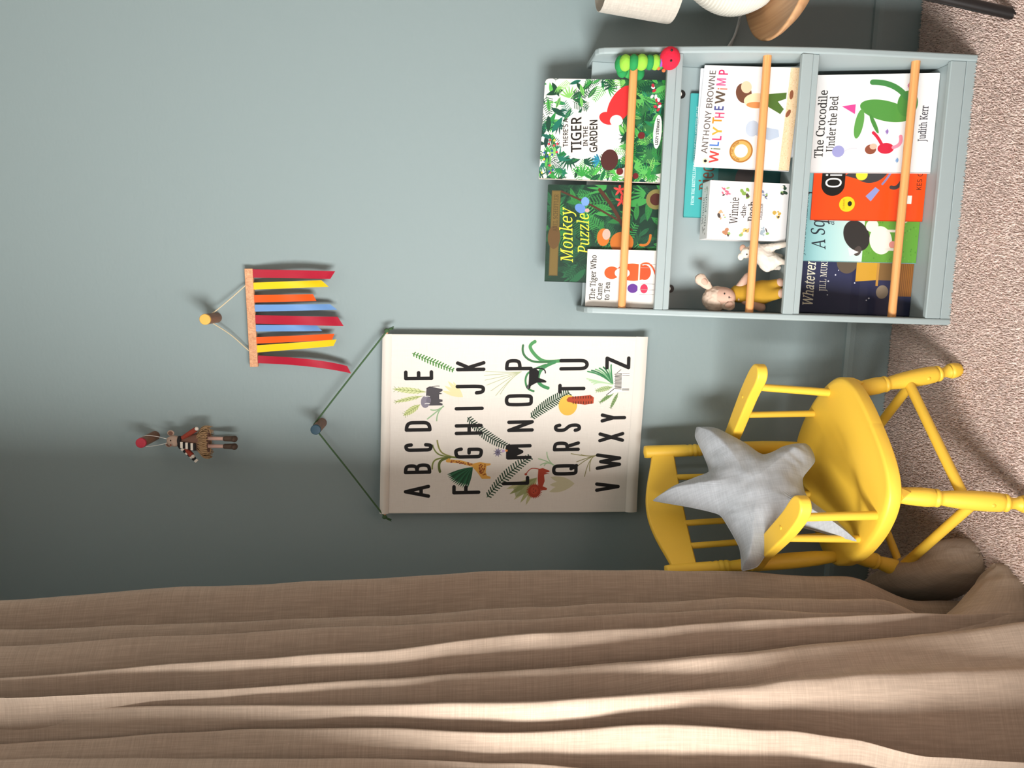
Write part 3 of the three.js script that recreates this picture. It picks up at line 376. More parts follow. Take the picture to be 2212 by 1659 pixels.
// ---------------------------------------------------------------- child's armchair
{
  const t = thing('child_armchair', 'yellow painted wooden child armchair with turned legs and spindles', 'chair', [-0.4025, 0, 0.302]);
  t.rotation.y = 47.3 * Math.PI / 180;
  const Y = M.yellow;
  // seat: shield outline, saddled top
  const half = [[0, 0.196], [0.06, 0.194], [0.11, 0.185], [0.148, 0.166], [0.172, 0.135], [0.187, 0.09], [0.193, 0.04], [0.192, -0.01], [0.184, -0.06], [0.168, -0.105], [0.140, -0.137], [0.09, -0.152], [0, -0.156]];
  const outline = new THREE.CatmullRomCurve3([...half, ...half.slice(1, -1).reverse().map(([x, z]) => [-x, z])].map(([x, z]) => V3(x, 0, z)), true, 'catmullrom', 0.5);
  const N = 120, ring = outline.getPoints(N), top = 0.288, bot = 0.256, cz = 0.02;
  const levels = [[0, 'b'], [0.93, 'b'], [0.975, 'b1'], [1, 'm0'], [1, 'm1'], [0.975, 't1'], [0.93, 't']];
  for (let q = 0.84; q >= -0.001; q -= 0.07) levels.push([Math.max(q, 0), 't']);
  const yOf = (k, x, z) => k === 'b' ? bot : k === 'b1' ? bot + 0.0015 : k === 'm0' ? bot + 0.006 : k === 'm1' ? top - 0.007 : k === 't1' ? top - 0.0018 : top - 0.0125 * (1 - sst(0.62, 1.0, Math.hypot(x / 0.172, (z + 0.012) / 0.118))) * (1 - 0.35 * Math.exp(-(x * x) / 0.0012) * sst(0, 0.1, z)) - 0.004 * sst(0.12, 0.19, z);
  const pos = [], idx = [], uv = [];
  levels.forEach(([s, k]) => { for (let i = 0; i <= N; i++) { const x = ring[i].x * s, z = cz + (ring[i].z - cz) * s; pos.push(x, yOf(k, x, z), z); uv.push(x, z); } });
  for (let j = 0; j < levels.length - 1; j++) for (let i = 0; i < N; i++) { const a = j * (N + 1) + i, b = a + 1, c = a + N + 1, d = c + 1; idx.push(a, d, b, a, c, d); }
  const sg = new THREE.BufferGeometry(); sg.setAttribute('position', new THREE.Float32BufferAttribute(pos, 3)); sg.setAttribute('uv', new THREE.Float32BufferAttribute(uv, 2)); sg.setIndex(idx); sg.computeVertexNormals();
  add('seat', sg, Y, t);
  // turned legs
  // lower in the list = foot; heights as fractions of the leg, foot first
  const foot = [[0.0001, 0], [0.010, 0.004], [0.0145, 0.02], [0.0168, 0.055], [0.0174, 0.085], [0.0168, 0.101], [0.0132, 0.106], [0.0152, 0.112], [0.0146, 0.120], [0.0122, 0.134], [0.0112, 0.155], [0.0120, 0.178], [0.0150, 0.196], [0.0178, 0.203], [0.0182, 0.213], [0.0176, 0.223], [0.0145, 0.229], [0.0176, 0.236], [0.0188, 0.26], [0.0198, 0.33], [0.0195, 0.44], [0.0175, 0.56], [0.0146, 0.645], [0.0138, 0.662], [0.0172, 0.672], [0.0183, 0.685], [0.0178, 0.698], [0.0146, 0.704], [0.0178, 0.711], [0.0190, 0.76], [0.0185, 0.83], [0.0165, 0.93], [0.0140, 1.0]];
  const feet = { fr: [0.178, 0.0, 0.171], fl: [-0.178, 0.0, 0.176], br: [0.178, 0.0, -0.174], bl: [-0.178, 0.0, -0.174] };
  const tops = { fr: [0.134, 0.262, 0.137], fl: [-0.134, 0.262, 0.137], br: [0.128, 0.262, -0.108], bl: [-0.128, 0.262, -0.108] };
  const on = (k, h) => { const a = feet[k], b = tops[k], s = h / b[1]; return [a[0] + (b[0] - a[0]) * s, h, a[2] + (b[2] - a[2]) * s]; };
  for (const k in feet) {
    const L = Math.hypot(...feet[k].map((v, i) => v - tops[k][i]));
    const g = between(lathe(foot.map(([r, y]) => [r, y * L]), 28), feet[k], tops[k], false);
    const leg = add('leg', g, Y, t);
    if (k[0] === 'f') { const p = on(k, 0.088), s = k === 'fr' ? 1 : 1; add('dowel_plug', new THREE.SphereGeometry(0.0058, 12, 8).translate(p[0] - 0.0135, p[1], p[2] + 0.009 * s), Y, leg); }
  }
  for (const s of [-1, 1]) add('corner_block', extrudePlan([[0, 0], [0.026, 0], [0.013, -0.022]], 0.018, 0.001, false).translate(-0.013 + s * 0.142, 0.2575, 0.142), Y, t);
  add('front_stretcher', stick(on('fr', 0.128), on('fl', 0.128), 0.0105), Y, t);
  add('back_stretcher', stick(on('br', 0.112), on('bl', 0.112), 0.0088), Y, t);
  for (const s of ['r', 'l']) add('side_stretcher', stick(on('f' + s, 0.108), on('b' + s, 0.118), 0.0105), Y, t);
  // back posts
  const bb = { r: [0.150, 0.28, -0.100], l: [-0.147, 0.28, -0.100] }, bt = { r: [0.162, 0.664, -0.150], l: [-0.162, 0.664, -0.150] };
  const post = [[0.0095, 0], [0.0125, 0.03], [0.0160, 0.12], [0.0178, 0.24], [0.0175, 0.36], [0.0155, 0.48], [0.0130, 0.58], [0.0120, 0.62], [0.0145, 0.632], [0.0150, 0.645], [0.0135, 0.655], [0.0152, 0.662], [0.0155, 0.675], [0.0135, 0.685], [0.0150, 0.692], [0.0150, 0.705], [0.0138, 0.715], [0.0150, 0.73], [0.0155, 0.85], [0.0155, 0.975], [0.0145, 0.993], [0.0001, 1.0]];
  for (const s of ['r', 'l']) { const L = Math.hypot(...bb[s].map((v, i) => v - bt[s][i])); add('back_post', between(lathe(post.map(([r, y]) => [r, y * L]), 26), bb[s], bt[s], false), Y, t); }
  // crest rail: bowed board with a raised middle
  {
    const nx = 48, P = [], I = [], U = [], sec = [];
    const T = 0.016;
    for (let i = 0; i <= nx; i++) { const u = i / nx * 2 - 1, x = u * 0.152, zb = -0.1445 - 0.020 * (1 - u * u), h0 = 0.590 - 0.004 * (1 - u * u), h1 = 0.645 + 0.030 * Math.pow(Math.cos(u * Math.PI / 2), 1.3), r = 0.0035; sec.push([[x, h0 + r, zb + T / 2], [x, h1 - r, zb + T / 2 - 0.004], [x, h1, zb + T / 2 - r - 0.004], [x, h1, zb - T / 2 + r - 0.004], [x, h1 - r, zb - T / 2 - 0.004], [x, h0 + r, zb - T / 2], [x, h0, zb - T / 2 + r], [x, h0, zb + T / 2 - r], [x, h0 + r, zb + T / 2]]); }
    sec.forEach((s) => s.forEach((p) => { P.push(...p); U.push(p[0], p[1]); }));
    for (let i = 0; i < nx; i++) for (let j = 0; j < 8; j++) { const a = i * 9 + j, b = a + 1, c = a + 9, d = c + 1; I.push(a, c, d, a, d, b); }
    const g = new THREE.BufferGeometry(); g.setAttribute('position', new THREE.Float32BufferAttribute(P, 3)); g.setAttribute('uv', new THREE.Float32BufferAttribute(U, 2)); g.setIndex(I); g.computeVertexNormals();
    add('crest_rail', g, Y, t);
  }
  for (const x of [0.093, 0.031, -0.031, -0.093]) add('back_spindle', stick([x * 0.9, 0.280, -0.122], [x, 0.593, -0.147 - 0.016 * (1 - (x / 0.15) ** 2)], 0.0072), Y, t);
  // arms on two spindles each
  for (const s of [1, -1]) {
    const pts = [[0.140, -0.128], [0.134, -0.06], [0.140, 0.02], [0.146, 0.09], [0.146, 0.140], [0.153, 0.162], [0.170, 0.170], [0.188, 0.160], [0.195, 0.130], [0.193, 0.07], [0.184, 0.0], [0.174, -0.07], [0.170, -0.128]].map(([x, z]) => [s * x, -z]);
    const g = extrudePlan(s > 0 ? pts : pts.reverse(), 0.024, 0.004, true, 6).rotateX(-Math.PI / 2).translate(0, 0.452, 0);
    const arm = add('arm_rest', g, Y, t);
    add('screw_plug', new THREE.SphereGeometry(0.0042, 12, 6).scale(1, 0.35, 1).translate(s * 0.170, 0.4765, 0.066), Y, arm);
    add('arm_spindle', stick([s * 0.159, 0.276, 0.100], [s * 0.168, 0.456, 0.104], 0.0092, 0.0085), Y, t);
    add('arm_spindle', stick([s * 0.166, 0.276, 0.014], [s * 0.162, 0.456, 0.008], 0.0078, 0.0072), Y, t);
  }
}
// ---------------------------------------------------------------- star cushion leaning on the chair back
{
  const t = thing('star_cushion', 'grey star shaped cushion leaning on the yellow chair back', 'cushion', [-0.4025, 0.0, 0.302]); t.rotation.y = 47.3 * Math.PI / 180;
  // outline in the cushion's own leaning plane: across, up the slope
  const O = [[0.183, 0.545], [0.166, 0.5], [0.112, 0.452], [0.068, 0.42], [0.08, 0.372], [0.072, 0.33], [0.028, 0.327], [-0.01, 0.361], [-0.059, 0.363], [-0.115, 0.33], [-0.178, 0.302], [-0.149, 0.352], [-0.118, 0.408], [-0.142, 0.446], [-0.194, 0.49], [-0.2, 0.522], [-0.148, 0.516], [-0.092, 0.528], [-0.058, 0.541], [-0.027, 0.594], [0.008, 0.668], [0.032, 0.62], [0.044, 0.573], [0.054, 0.54], [0.105, 0.543], [0.158, 0.551]];
  const c0 = [-0.014, 0.452], kk = -0.42, sl = Math.hypot(1, kk);
  const tips = new Set([0, 10, 15, 20]), mixp = (p, q, t) => [p[0] + (q[0] - p[0]) * t, p[1] + (q[1] - p[1]) * t], O2 = O.flatMap((p, i) => tips.has(i) ? [mixp(p, O[(i + O.length - 1) % O.length], 0.14), p, mixp(p, O[(i + 1) % O.length], 0.14)] : [p]);
  const crv = new THREE.CatmullRomCurve3(O2.map(([x, y]) => V3(x, y, 0)), true, 'catmullrom', 0.35).getPoints(260).slice(0, 260);
  const dist = (x, y) => { let m = 1; for (let i = 0; i < crv.length; i++) { const a = crv[i], b = crv[(i + 1) % crv.length], dx = b.x - a.x, dy = b.y - a.y, q = clamp(((x - a.x) * dx + (y - a.y) * dy) / (dx * dx + dy * dy + 1e-12), 0, 1); m = Math.min(m, Math.hypot(x - a.x - q * dx, y - a.y - q * dy)); } return m; };
  const put = (x, y, n) => { // n along the normal of the leaning plane
    const z = 0.028 + kk * (y - 0.30); return [x, y + n * (-kk) / sl, z + n / sl];
  };
  const K = 26, side = (sg) => {
    const pos = [], uv = [], idx = [], N = crv.length;
    for (let j = 0; j <= K; j++) { const s = Math.sin(j / K * Math.PI / 2); for (let i = 0; i <= N; i++) {
      const p = crv[i % N], x = c0[0] + (p.x - c0[0]) * s, y = c0[1] + (p.y - c0[1]) * s, d = j === K ? 0 : dist(x, y);
      let n = 0.056 * Math.pow(1 - Math.exp(-d / 0.030), 0.75);
      const ang = Math.atan2(y - c0[1], x - c0[0]), rad = Math.hypot(x - c0[0], y - c0[1]);
      n += d > 0 ? (0.0036 * Math.sin(rad * 300 + 2.5 * noise(x * 30, y * 30, 3)) * Math.exp(-((rad - 0.105) ** 2) / 0.0009) * (0.4 + 0.6 * noise(ang * 3, rad * 20, 5)) * sst(0.03, 0.07, rad) + 0.0022 * noise(x * 45, y * 45, 1) + 0.0022 * noise(ang * 5 + 9, rad * 16, 2) * sst(0.05, 0.11, rad)) * sst(0, 0.02, d) : 0;
      pos.push(...put(x, y, sg * n)); uv.push(x, y);
    } }
    for (let j = 0; j < K; j++) for (let i = 0; i < N; i++) { const a = j * (N + 1) + i, b = a + 1, c = a + N + 1, d = c + 1; sg > 0 ? idx.push(a, c, d, a, d, b) : idx.push(a, d, c, a, b, d); }
    const g = new THREE.BufferGeometry(); g.setAttribute('position', new THREE.Float32BufferAttribute(pos, 3)); g.setAttribute('uv', new THREE.Float32BufferAttribute(uv, 2)); g.setIndex(idx); g.computeVertexNormals(); return g;
  };
  const m = mat(new THREE.Color('#b0b4b9'), 0.9, { map: rep(weave, 4), bumpMap: rep(weave, 4), bumpScale: 0.0002, sheen: 0.2, sheenRoughness: 0.8, sheenColor: new THREE.Color('#cfd2d6') });
  add('front_fabric', side(1), m, t); add('back_fabric', side(-1), m, t);
  add('seam', new THREE.TubeGeometry(new THREE.CatmullRomCurve3(crv.map((p) => V3(...put(p.x, p.y, 0))), true), 300, 0.0011, 6, true), m, t);
}
// ---------------------------------------------------------------- curtain
{
  const t = thing('linen_curtain', 'taupe linen curtain hanging in deep folds to the carpet', 'curtain', [0, 0, 0]);
  // ridges of the folds: [height, z] from hem to heading
  const R = [
    [[0.0, 0.42], [0.365, 0.412], [0.513, 0.385], [0.714, 0.38], [1.014, 0.385], [1.299, 0.43], [1.647, 0.468], [1.95, 0.53], [2.2, 0.57]],
    [[0.0, 0.53], [0.38, 0.521], [0.56, 0.502], [0.8, 0.513], [1.03, 0.54], [1.28, 0.574], [1.6, 0.607], [1.89, 0.64], [2.2, 0.67]],
    [[0.0, 0.57], [0.4, 0.562], [0.57, 0.548], [0.765, 0.572], [1.03, 0.605], [1.28, 0.637], [1.6, 0.674], [1.85, 0.71], [2.2, 0.735]],
    [[0.0, 0.60], [0.23, 0.600], [0.42, 0.615], [0.61, 0.634], [0.79, 0.656], [1.04, 0.684], [1.27, 0.727], [1.55, 0.757], [1.8, 0.795], [2.2, 0.82]],
    [[0.0, 0.70], [0.28, 0.680], [0.47, 0.699], [0.65, 0.731], [0.81, 0.75], [1.04, 0.775], [1.26, 0.798], [1.52, 0.833], [1.77, 0.862], [2.2, 0.88]],
    [[0.0, 0.83], [0.39, 0.835], [0.69, 0.85], [1.05, 0.888], [1.25, 0.892], [1.44, 0.897], [1.75, 0.899], [2.2, 0.93]],
    [[0.0, 1.10], [0.39, 1.053], [0.5, 1.004], [0.61, 0.978], [0.8, 0.956], [1.06, 0.966], [1.25, 0.948], [1.45, 0.94], [1.72, 0.95], [2.2, 0.98]],
    [[0.0, 1.09], [0.5, 1.06], [0.89, 1.034], [1.06, 1.014], [1.24, 0.994], [1.47, 0.988], [1.7, 0.988], [2.2, 1.03]],
    [[0.0, 1.15], [1.0, 1.13], [2.2, 1.12]],
  ];
  const ip = (a, y) => { if (y <= a[0][0]) return a[0][1]; for (let i = 1; i < a.length; i++) if (y <= a[i][0]) { const q = (y - a[i - 1][0]) / (a[i][0] - a[i - 1][0]), s = q * q * (3 - 2 * q) * 0.5 + q * 0.5; return a[i - 1][1] + (a[i][1] - a[i - 1][1]) * s; } return a[a.length - 1][1]; };
  // the folds lean back towards the wall as they near the window
  const rx = [0, 0, 0, -0.005, -0.02, -0.05, -0.09, -0.12, -0.15], rk = [2.5, 2.3, 2.2, 2.1, 1.9, 1.75, 1.6, 1.45, 1.3], vd = [0.115, 0.085, 0.075, 0.09, 0.09, 0.095, 0.07, 0.06, 0.04];
  const ctrl = (y) => {
    const out = [], low = sst(0.32, 0.05, y), mid = sst(0.30, 0.12, y);
    const at = (i) => { let x = -0.60 + rx[i] + 0.008 * Math.sin(i * 2.1 + y * 2.3), z = ip(R[i], y) + rx[i] * rk[i]; if (i < 3) x -= 0.062 * mid; else if (i < 5) x -= 0.02 * mid; if (i === 3) x += 0.03 * low; if (i === 4) x += 0.055 * low; if (i > 5) { const d = 0.03 * sst(0.8, 0.35, y) - (i > 6 ? 0.05 : 0.02) * sst(0.8, 1.45, y); x -= d; z -= d * rk[i]; } if (i === 0) x = -0.60 - 0.062 * mid; return [x, z]; };
    const z0 = at(0)[1]; out.push([-0.845, z0 + 0.03], [-0.78, z0 + 0.005], [-0.70, z0 - 0.012], [-0.64 - 0.03 * mid, z0 - 0.016]);
    R.forEach((r, i) => {
      const p = at(i), q = i + 1 < R.length ? at(i + 1) : [p[0] - 0.06, p[1] + 0.04], g = clamp((q[1] - p[1] + 0.02) / 0.09, 0.5, 1.15); out.push(p);
      out.push([Math.max(-0.835, (p[0] + q[0]) / 2 - vd[i] * g * (i === 4 ? 1 - 0.85 * sst(1.0, 0.5, y) : i === 5 ? 1 + 0.3 * sst(0.9, 0.4, y) : 1)), p[1] + (q[1] - p[1]) * 0.55]);
    });
    return out;
  };
  const NV = 150, NU = 330, H = 2.19;
  const g = sheet(NU, NV, (u, v) => {
    const y0 = v * H, y = Math.max(0.004, y0), c = ctrl(y), n = c.length - 1, s = u * n, i = Math.min(n - 1, Math.floor(s)), q = s - i, P = (k) => c[clamp(k, 0, n)];
    const cr = (d) => { const a = P(i - 1)[d], b = P(i)[d], e = P(i + 1)[d], f = P(i + 2)[d]; return 0.5 * (2 * b + (e - a) * q + (2 * a - 5 * b + 4 * e - f) * q * q + (3 * b - a - 3 * e + f) * q * q * q); };
    const w = 0.005 * noise(s * 0.9, y * 4.0, 9) + 0.002 * noise(s * 2.2, y * 14, 4) + 0.0045 * noise(s * 2.6, y * 1.1, 6);
    return [cr(0) + w, y, cr(1) + w * 0.7];
  }, 2.3, H);
  const m = M.curtain.clone(); m.side = THREE.DoubleSide;
  add('hanging_panel', g, m, t);
  // cloth that has slumped on the carpet at the hem
  const tent = (ridge, wl, wr, seed) => { const rc = new THREE.CatmullRomCurve3(ridge.map((p) => V3(...p))); return sheet(40, 28, (u, v) => { const p = rc.getPoint(u), tg = rc.getTangent(u), sx = -tg.z, sz = tg.x, l = Math.hypot(sx, sz) || 1, a = (v * 2 - 1), e = Math.sin(u * Math.PI * 0.92 + 0.12), w = (a < 0 ? wl : wr) * (0.55 + 0.45 * e) * (0.12 + 0.88 * Math.sqrt(1 - Math.pow(u, 7))), c = Math.cos(a * Math.PI / 2), o = Math.sin(a * Math.PI / 2) * w + 0.004 * noise(u * 6, a * 4, seed); return [p.x + sx / l * o, Math.max(0.003, p.y * Math.pow(Math.max(c, 0), 0.75) + 0.005 * noise(u * 7, a * 5, seed + 2) * c), p.z + sz / l * o]; }, 0.35, 0.2); };
  add('slumped_fold', tent([[-0.70, 0.17, 0.24], [-0.652, 0.165, 0.30], [-0.605, 0.135, 0.352], [-0.570, 0.10, 0.390], [-0.552, 0.06, 0.41], [-0.54, 0.006, 0.422]], 0.055, 0.05, 31), m, t, 'fold of curtain hem lying on the carpet');
  add('slumped_fold', tent([[-0.66, 0.30, 0.60], [-0.645, 0.22, 0.57], [-0.615, 0.13, 0.53], [-0.575, 0.06, 0.495], [-0.54, 0.012, 0.478]], 0.06, 0.05, 41), m, t, 'pointed fold of curtain hem lying on the carpet');
}
{ // pole that carries the curtain, above the picture
  const t = thing('curtain_pole', 'dark metal curtain pole above the window', 'curtain pole', [-0.655, 2.235, 0]);
  add('pole', new THREE.CylinderGeometry(0.012, 0.012, 2.5, 20).rotateX(Math.PI / 2).translate(0, 0, 1.62), M.black, t);
  for (const z of [0.36, 2.88]) add('finial', new THREE.SphereGeometry(0.024, 20, 14).translate(0, 0, z), M.black, t);
  for (const z of [0.45, 2.75]) add('bracket', stick([0, 0, z], [-0.265, 0, z], 0.008), M.black, t);
  for (let i = 0; i < 10; i++) add('ring', new THREE.TorusGeometry(0.024, 0.0025, 8, 24).translate(0, -0.012, 0.56 + i * 0.062), M.black, t);
}
// ---------------------------------------------------------------- wall pegs and what hangs on them
function peg(label, x, y, z1, col, r = 0.0118) {
  const t = thing('wall_peg', label, 'wall peg', [x, y, RZ0]);
  const L = z1 - RZ0;
  add('stem', new THREE.CylinderGeometry(r, r, L - 0.004, 28).rotateX(Math.PI / 2).translate(0, 0, (L - 0.004) / 2), M.walnut, t);
  add('painted_tip', lathe([[0, 0.004], [r * 0.9, 0.004], [r * 1.005, 0.0032], [r * 1.01, 0], [r * 1.01, -0.004], [0, -0.004]], 28).rotateX(Math.PI / 2).translate(0, 0, L - 0.004), mat(new THREE.Color(col), 0.5), t, 'painted round end');
}
peg('wooden wall peg with red painted end holding the mouse ornament', -0.401, 1.874, 0.075, '#a82236');
peg('wooden wall peg with pale yellow painted end holding the ribbon hanger', -0.104, 1.720, 0.078, '#e0ae52', 0.0125);
peg('wooden wall peg with dark blue painted end holding the alphabet hanging', -0.361, 1.466, 0.080, '#123a4c', 0.012);

{ // alphabet print
  const W = 0.4555, H = 0.664, top = 1.3175, xc = -0.359, S = 2350;
  const cw = Math.round(W * S), chh = Math.round(H * S);
  // drawing units of the print: ux down the sheet, uy from the right hand side to the left
  const tex = canvas(cw, chh, (c) => {
    c.fillStyle = '#dfd8cf'; c.fillRect(0, 0, cw, chh);
    for (let i = 0; i < 9000; i++) { c.fillStyle = i % 2 ? 'rgba(255,252,246,0.10)' : 'rgba(170,155,140,0.07)'; const x = rnd() * cw, y = rnd() * chh; rnd() < 0.5 ? c.fillRect(x, y, 10 + rnd() * 60, 1) : c.fillRect(x, y, 1, 10 + rnd() * 60); }
    const up = (ox, oy) => (x, y) => { const px = 800 + x / 3.568, py = oy + y / 3.568; return [((1300.07 + 0.02133 * px - 1.19221 * py) / 1000 + 0.0035) * S, ((-1002.5 + 1.17669 * px + 0.03815 * py) / 1000) * S]; };
    const A = up(800, 690), B = up(800, 900);
    const ln = (f, pts, w, col, smooth = true) => { const q = pts.map(([x, y]) => f(x, y)); c.strokeStyle = col; c.lineWidth = w; c.lineCap = c.lineJoin = 'round'; c.beginPath(); c.moveTo(...q[0]); if (smooth && q.length > 2) { for (let i = 1; i < q.length - 1; i++) { const m = i < q.length - 2 ? [(q[i][0] + q[i + 1][0]) / 2, (q[i][1] + q[i + 1][1]) / 2] : q[i + 1]; c.quadraticCurveTo(...q[i], ...m); } } else q.slice(1).forEach((p) => c.lineTo(...p)); c.stroke(); };
    const fill = (f, pts, col) => poly(c, pts.map(([x, y]) => f(x, y)), col);
    const dot = (f, x, y, r, r2, col, rot = 0) => { const p = f(x, y); blob(c, p[0], p[1], r, r2, col, rot); };
    const fern = (f, a, b, col, n, L, bend = 0) => { const d = [b[0] - a[0], b[1] - a[1]], l = Math.hypot(...d), e = [d[0] / l, d[1] / l], nrm = [-e[1], e[0]]; const at = (s) => [a[0] + d[0] * s + nrm[0] * bend * 4 * s * (1 - s), a[1] + d[1] * s + nrm[1] * bend * 4 * s * (1 - s)]; ln(f, [at(0), at(0.25), at(0.5), at(0.75), at(1)], 4, col); for (let i = 0; i < n; i++) { const s = (i + 0.5) / n, p = at(s), m = L * (0.6 + 0.4 * Math.sin(s * 3.1)); for (const q of [-1, 1]) ln(f, [p, [p[0] - e[0] * m * 0.45 + nrm[0] * q * m, p[1] - e[1] * m * 0.45 + nrm[1] * q * m]], 7, col, false); } };
    const lf = (f, a, b, w, col, vein) => { const d = [b[0] - a[0], b[1] - a[1]], n = [-d[1] * w, d[0] * w], P = []; for (let i = 0; i <= 10; i++) { const s = i / 10, h = Math.sin(s * Math.PI) ** 0.8; P.push([a[0] + d[0] * s + n[0] * h, a[1] + d[1] * s + n[1] * h]); } for (let i = 10; i >= 0; i--) { const s = i / 10, h = Math.sin(s * Math.PI) ** 0.8; P.push([a[0] + d[0] * s - n[0] * h, a[1] + d[1] * s - n[1] * h]); } fill(f, P, col); if (vein) { ln(f, [a, b], 2.5, vein, false); for (let s = 0.15; s < 0.95; s += 0.12) for (const q of [-1, 1]) ln(f, [[a[0] + d[0] * s, a[1] + d[1] * s], [a[0] + d[0] * (s + 0.1) + n[0] * q * 0.9, a[1] + d[1] * (s + 0.1) + n[1] * q * 0.9]], 2, vein, false); } };
    // plants behind the letters
    fern(A, [630, 405], [322, 275], '#3f7a33', 15, 22);
    lf(A, [420, 565], [172, 540], 0.09, '#c9cf9a', '#7a8a4a'); lf(A, [395, 595], [178, 640], 0.07, '#c6cc96', '#7a8a4a'); lf(A, [375, 660], [248, 742], 0.16, '#c2c88e', '#7a8a4a');
    for (const [x, y] of [[545, 560], [560, 520], [585, 485], [625, 490]]) lf(A, [700, 608], [x, y], 0.09, '#d8cfa0');
    for (const [x, y] of [[430, 770], [500, 785], [455, 700], [470, 740]]) ln(A, [[552, 675], [500, 715], [x, y]], 7, '#8fae86');
    ln(A, [[1437, 342], [1340, 350], [1280, 330], [1215, 260], [1205, 215], [1245, 195]], 20, '#4a8a54'); ln(A, [[1400, 345], [1270, 355], [1190, 330], [1145, 270], [1155, 222]], 13, '#3d6b45'); ln(A, [[1400, 350], [1300, 385], [1265, 470], [1290, 530], [1350, 548]], 20, '#3f8050'); ln(A, [[1330, 370], [1210, 410], [1170, 470], [1190, 560], [1240, 570]], 12, '#3f7a4c');
    for (const [x, y] of [[872, 415], [862, 445], [868, 482], [880, 520], [912, 565], [950, 600], [985, 590]]) ln(A, [[1145, 420], [1050, 430 + (y - 415) * 0.25], [x, y]], 3.5, '#a9b08c');
    fern(A, [1515, 585], [1222, 772], '#23402a', 20, 40, 12);
    dot(A, 1507, 682, 62, 56, '#dcb14a');
    for (let i = 0; i < 7; i++) ln(A, [[1850, 520], [1760 + i * 12, 440 - i * 6], [1655 + i * 30, 425 - i * 8]], 9, ['#3f8052', '#2f6b45', '#79a97c'][i % 3]); for (let i = 0; i < 4; i++) ln(A, [[1850, 525], [1740, 500], [1650 + i * 18, 480 + i * 14]], 7, '#a9c79e');
    lf(A, [1850, 545], [1715, 575], 0.14, '#a9b98a', '#6f8a55'); lf(A, [1870, 580], [1750, 668], 0.1, '#7f9a66', '#4a6b3a'); lf(A, [1895, 590], [1838, 712], 0.1, '#8aa070', '#4a6b3a');
    fern(B, [1045, 243], [735, 15], '#23382a', 20, 34, -26);
    fern(B, [1222, 330], [885, 635], '#24402c', 20, 38, 22);
    for (let i = 0; i < 13; i++) { const a = 2.72 + i * 0.105 - 1.2; lf(B, [775, 398], [775 - 205 * Math.cos(a * 0.9 - 1.15), 398 + 150 * Math.sin(a * 0.9 - 1.15) + 22], 0.055, ['#24523a', '#2f6b48', '#1d4630'][i % 3]); }
    ln(B, [[655, 322], [560, 305], [510, 250], [503, 188]], 9, '#8a8a4e'); ln(B, [[655, 322], [540, 312], [480, 270], [468, 222]], 8, '#6f7a3f'); ln(B, [[600, 318], [520, 320], [462, 350], [463, 405]], 9, '#77803f'); ln(B, [[600, 318], [535, 330], [508, 380], [522, 428]], 15, '#5f6a34');
    for (const [x, y] of [[1035, 575], [1060, 615], [1095, 660], [1145, 685], [1188, 705]]) lf(B, [1275, 495], [x, y], 0.075, ['#b9b78a', '#8f9460', '#a9ac7c'][x % 3]); fill(B, [[1275, 490], [1180, 515], [1090, 570], [1110, 640], [1230, 600]], 'rgba(130,140,90,0.6)');
    for (const [x, y] of [[1380, 490], [1375, 550], [1372, 605]]) lf(B, [1570, 545], [x, y], 0.13, '#c9c3a2'); 
    for (const [x, y] of [[1285, 345], [1300, 395], [1350, 295], [1330, 400]]) ln(B, [[1410, 400], [1350, 360], [x, y]], 6, '#9dba90');
    for (const [x, y] of [[1540, 310], [1585, 375], [1590, 410], [1650, 490], [1620, 320], [1690, 450]]) ln(B, [[1740, 328], [1680, 340], [x, y]], 5, '#8f8a5e');
    // letters: hand cut condensed capitals, box = [top, bottom, right, left]
    const LW = 21, K = '#161414', Lt = (f, b, strokes) => { const [x0, x1, y0, y1] = b, q = LW / S * 1000 / 0.33 / 2 * 0.93; strokes.forEach((s) => ln(f, s.map(([u, v]) => [x0 + q + v * (x1 - x0 - 2 * q), y1 - q - u * (y1 - y0 - 2 * q)]), LW, K, s.length > 3)); };
    Lt(B, [245, 445, 528, 628], [[[0, 1], [0.5, 0]], [[0.5, 0], [1, 1]], [[0.2, 0.68], [0.8, 0.68]]]);
    Lt(B, [247, 455, 362, 442], [[[0, 0], [0, 1]], [[0, 0], [0.6, 0], [0.9, 0.1], [0.9, 0.38], [0.6, 0.48], [0, 0.48]], [[0, 0.48], [0.7, 0.48], [1, 0.6], [1, 0.88], [0.7, 1], [0, 1]]]);
    Lt(B, [255, 465, 205, 270], [[[1, 0.2], [0.95, 0.0], [0.5, -0.02], [0.0, 0.04], [0, 0.3], [0, 0.7], [0.0, 0.96], [0.5, 1.02], [0.95, 1], [1, 0.8]]]);
    Lt(B, [258, 460, 35, 115], [[[0, 0], [0, 1]], [[0, 0], [0.5, 0], [1, 0.12], [1, 0.5], [1, 0.88], [0.5, 1], [0, 1]]]);
    Lt(A, [258, 475, 403, 475], [[[1, 0], [0, 0]], [[0, 0], [0, 1]], [[0, 1], [1, 1]], [[0, 0.5], [0.9, 0.5]]]);
    Lt(B, [617, 833, 535, 607], [[[1, 0], [0, 0]], [[0, 0], [0, 1]], [[0, 0.48], [0.9, 0.48]]]);
    Lt(B, [635, 850, 245, 330], [[[1, 0.2], [0.95, 0], [0.5, -0.02], [0, 0.04], [0, 0.3], [0, 0.7], [0, 0.96], [0.5, 1.02], [0.95, 1], [0.95, 0.6], [0.95, 0.52]], [[0.5, 0.52], [0.95, 0.52]]]);
    Lt(B, [637, 850, 65, 148], [[[0, 0], [0, 1]], [[1, 0], [1, 1]], [[0, 0.52], [1, 0.52]]]);
    Lt(A, [637, 858, 680, 712], [[[0.5, 0], [0.5, 1]]]);
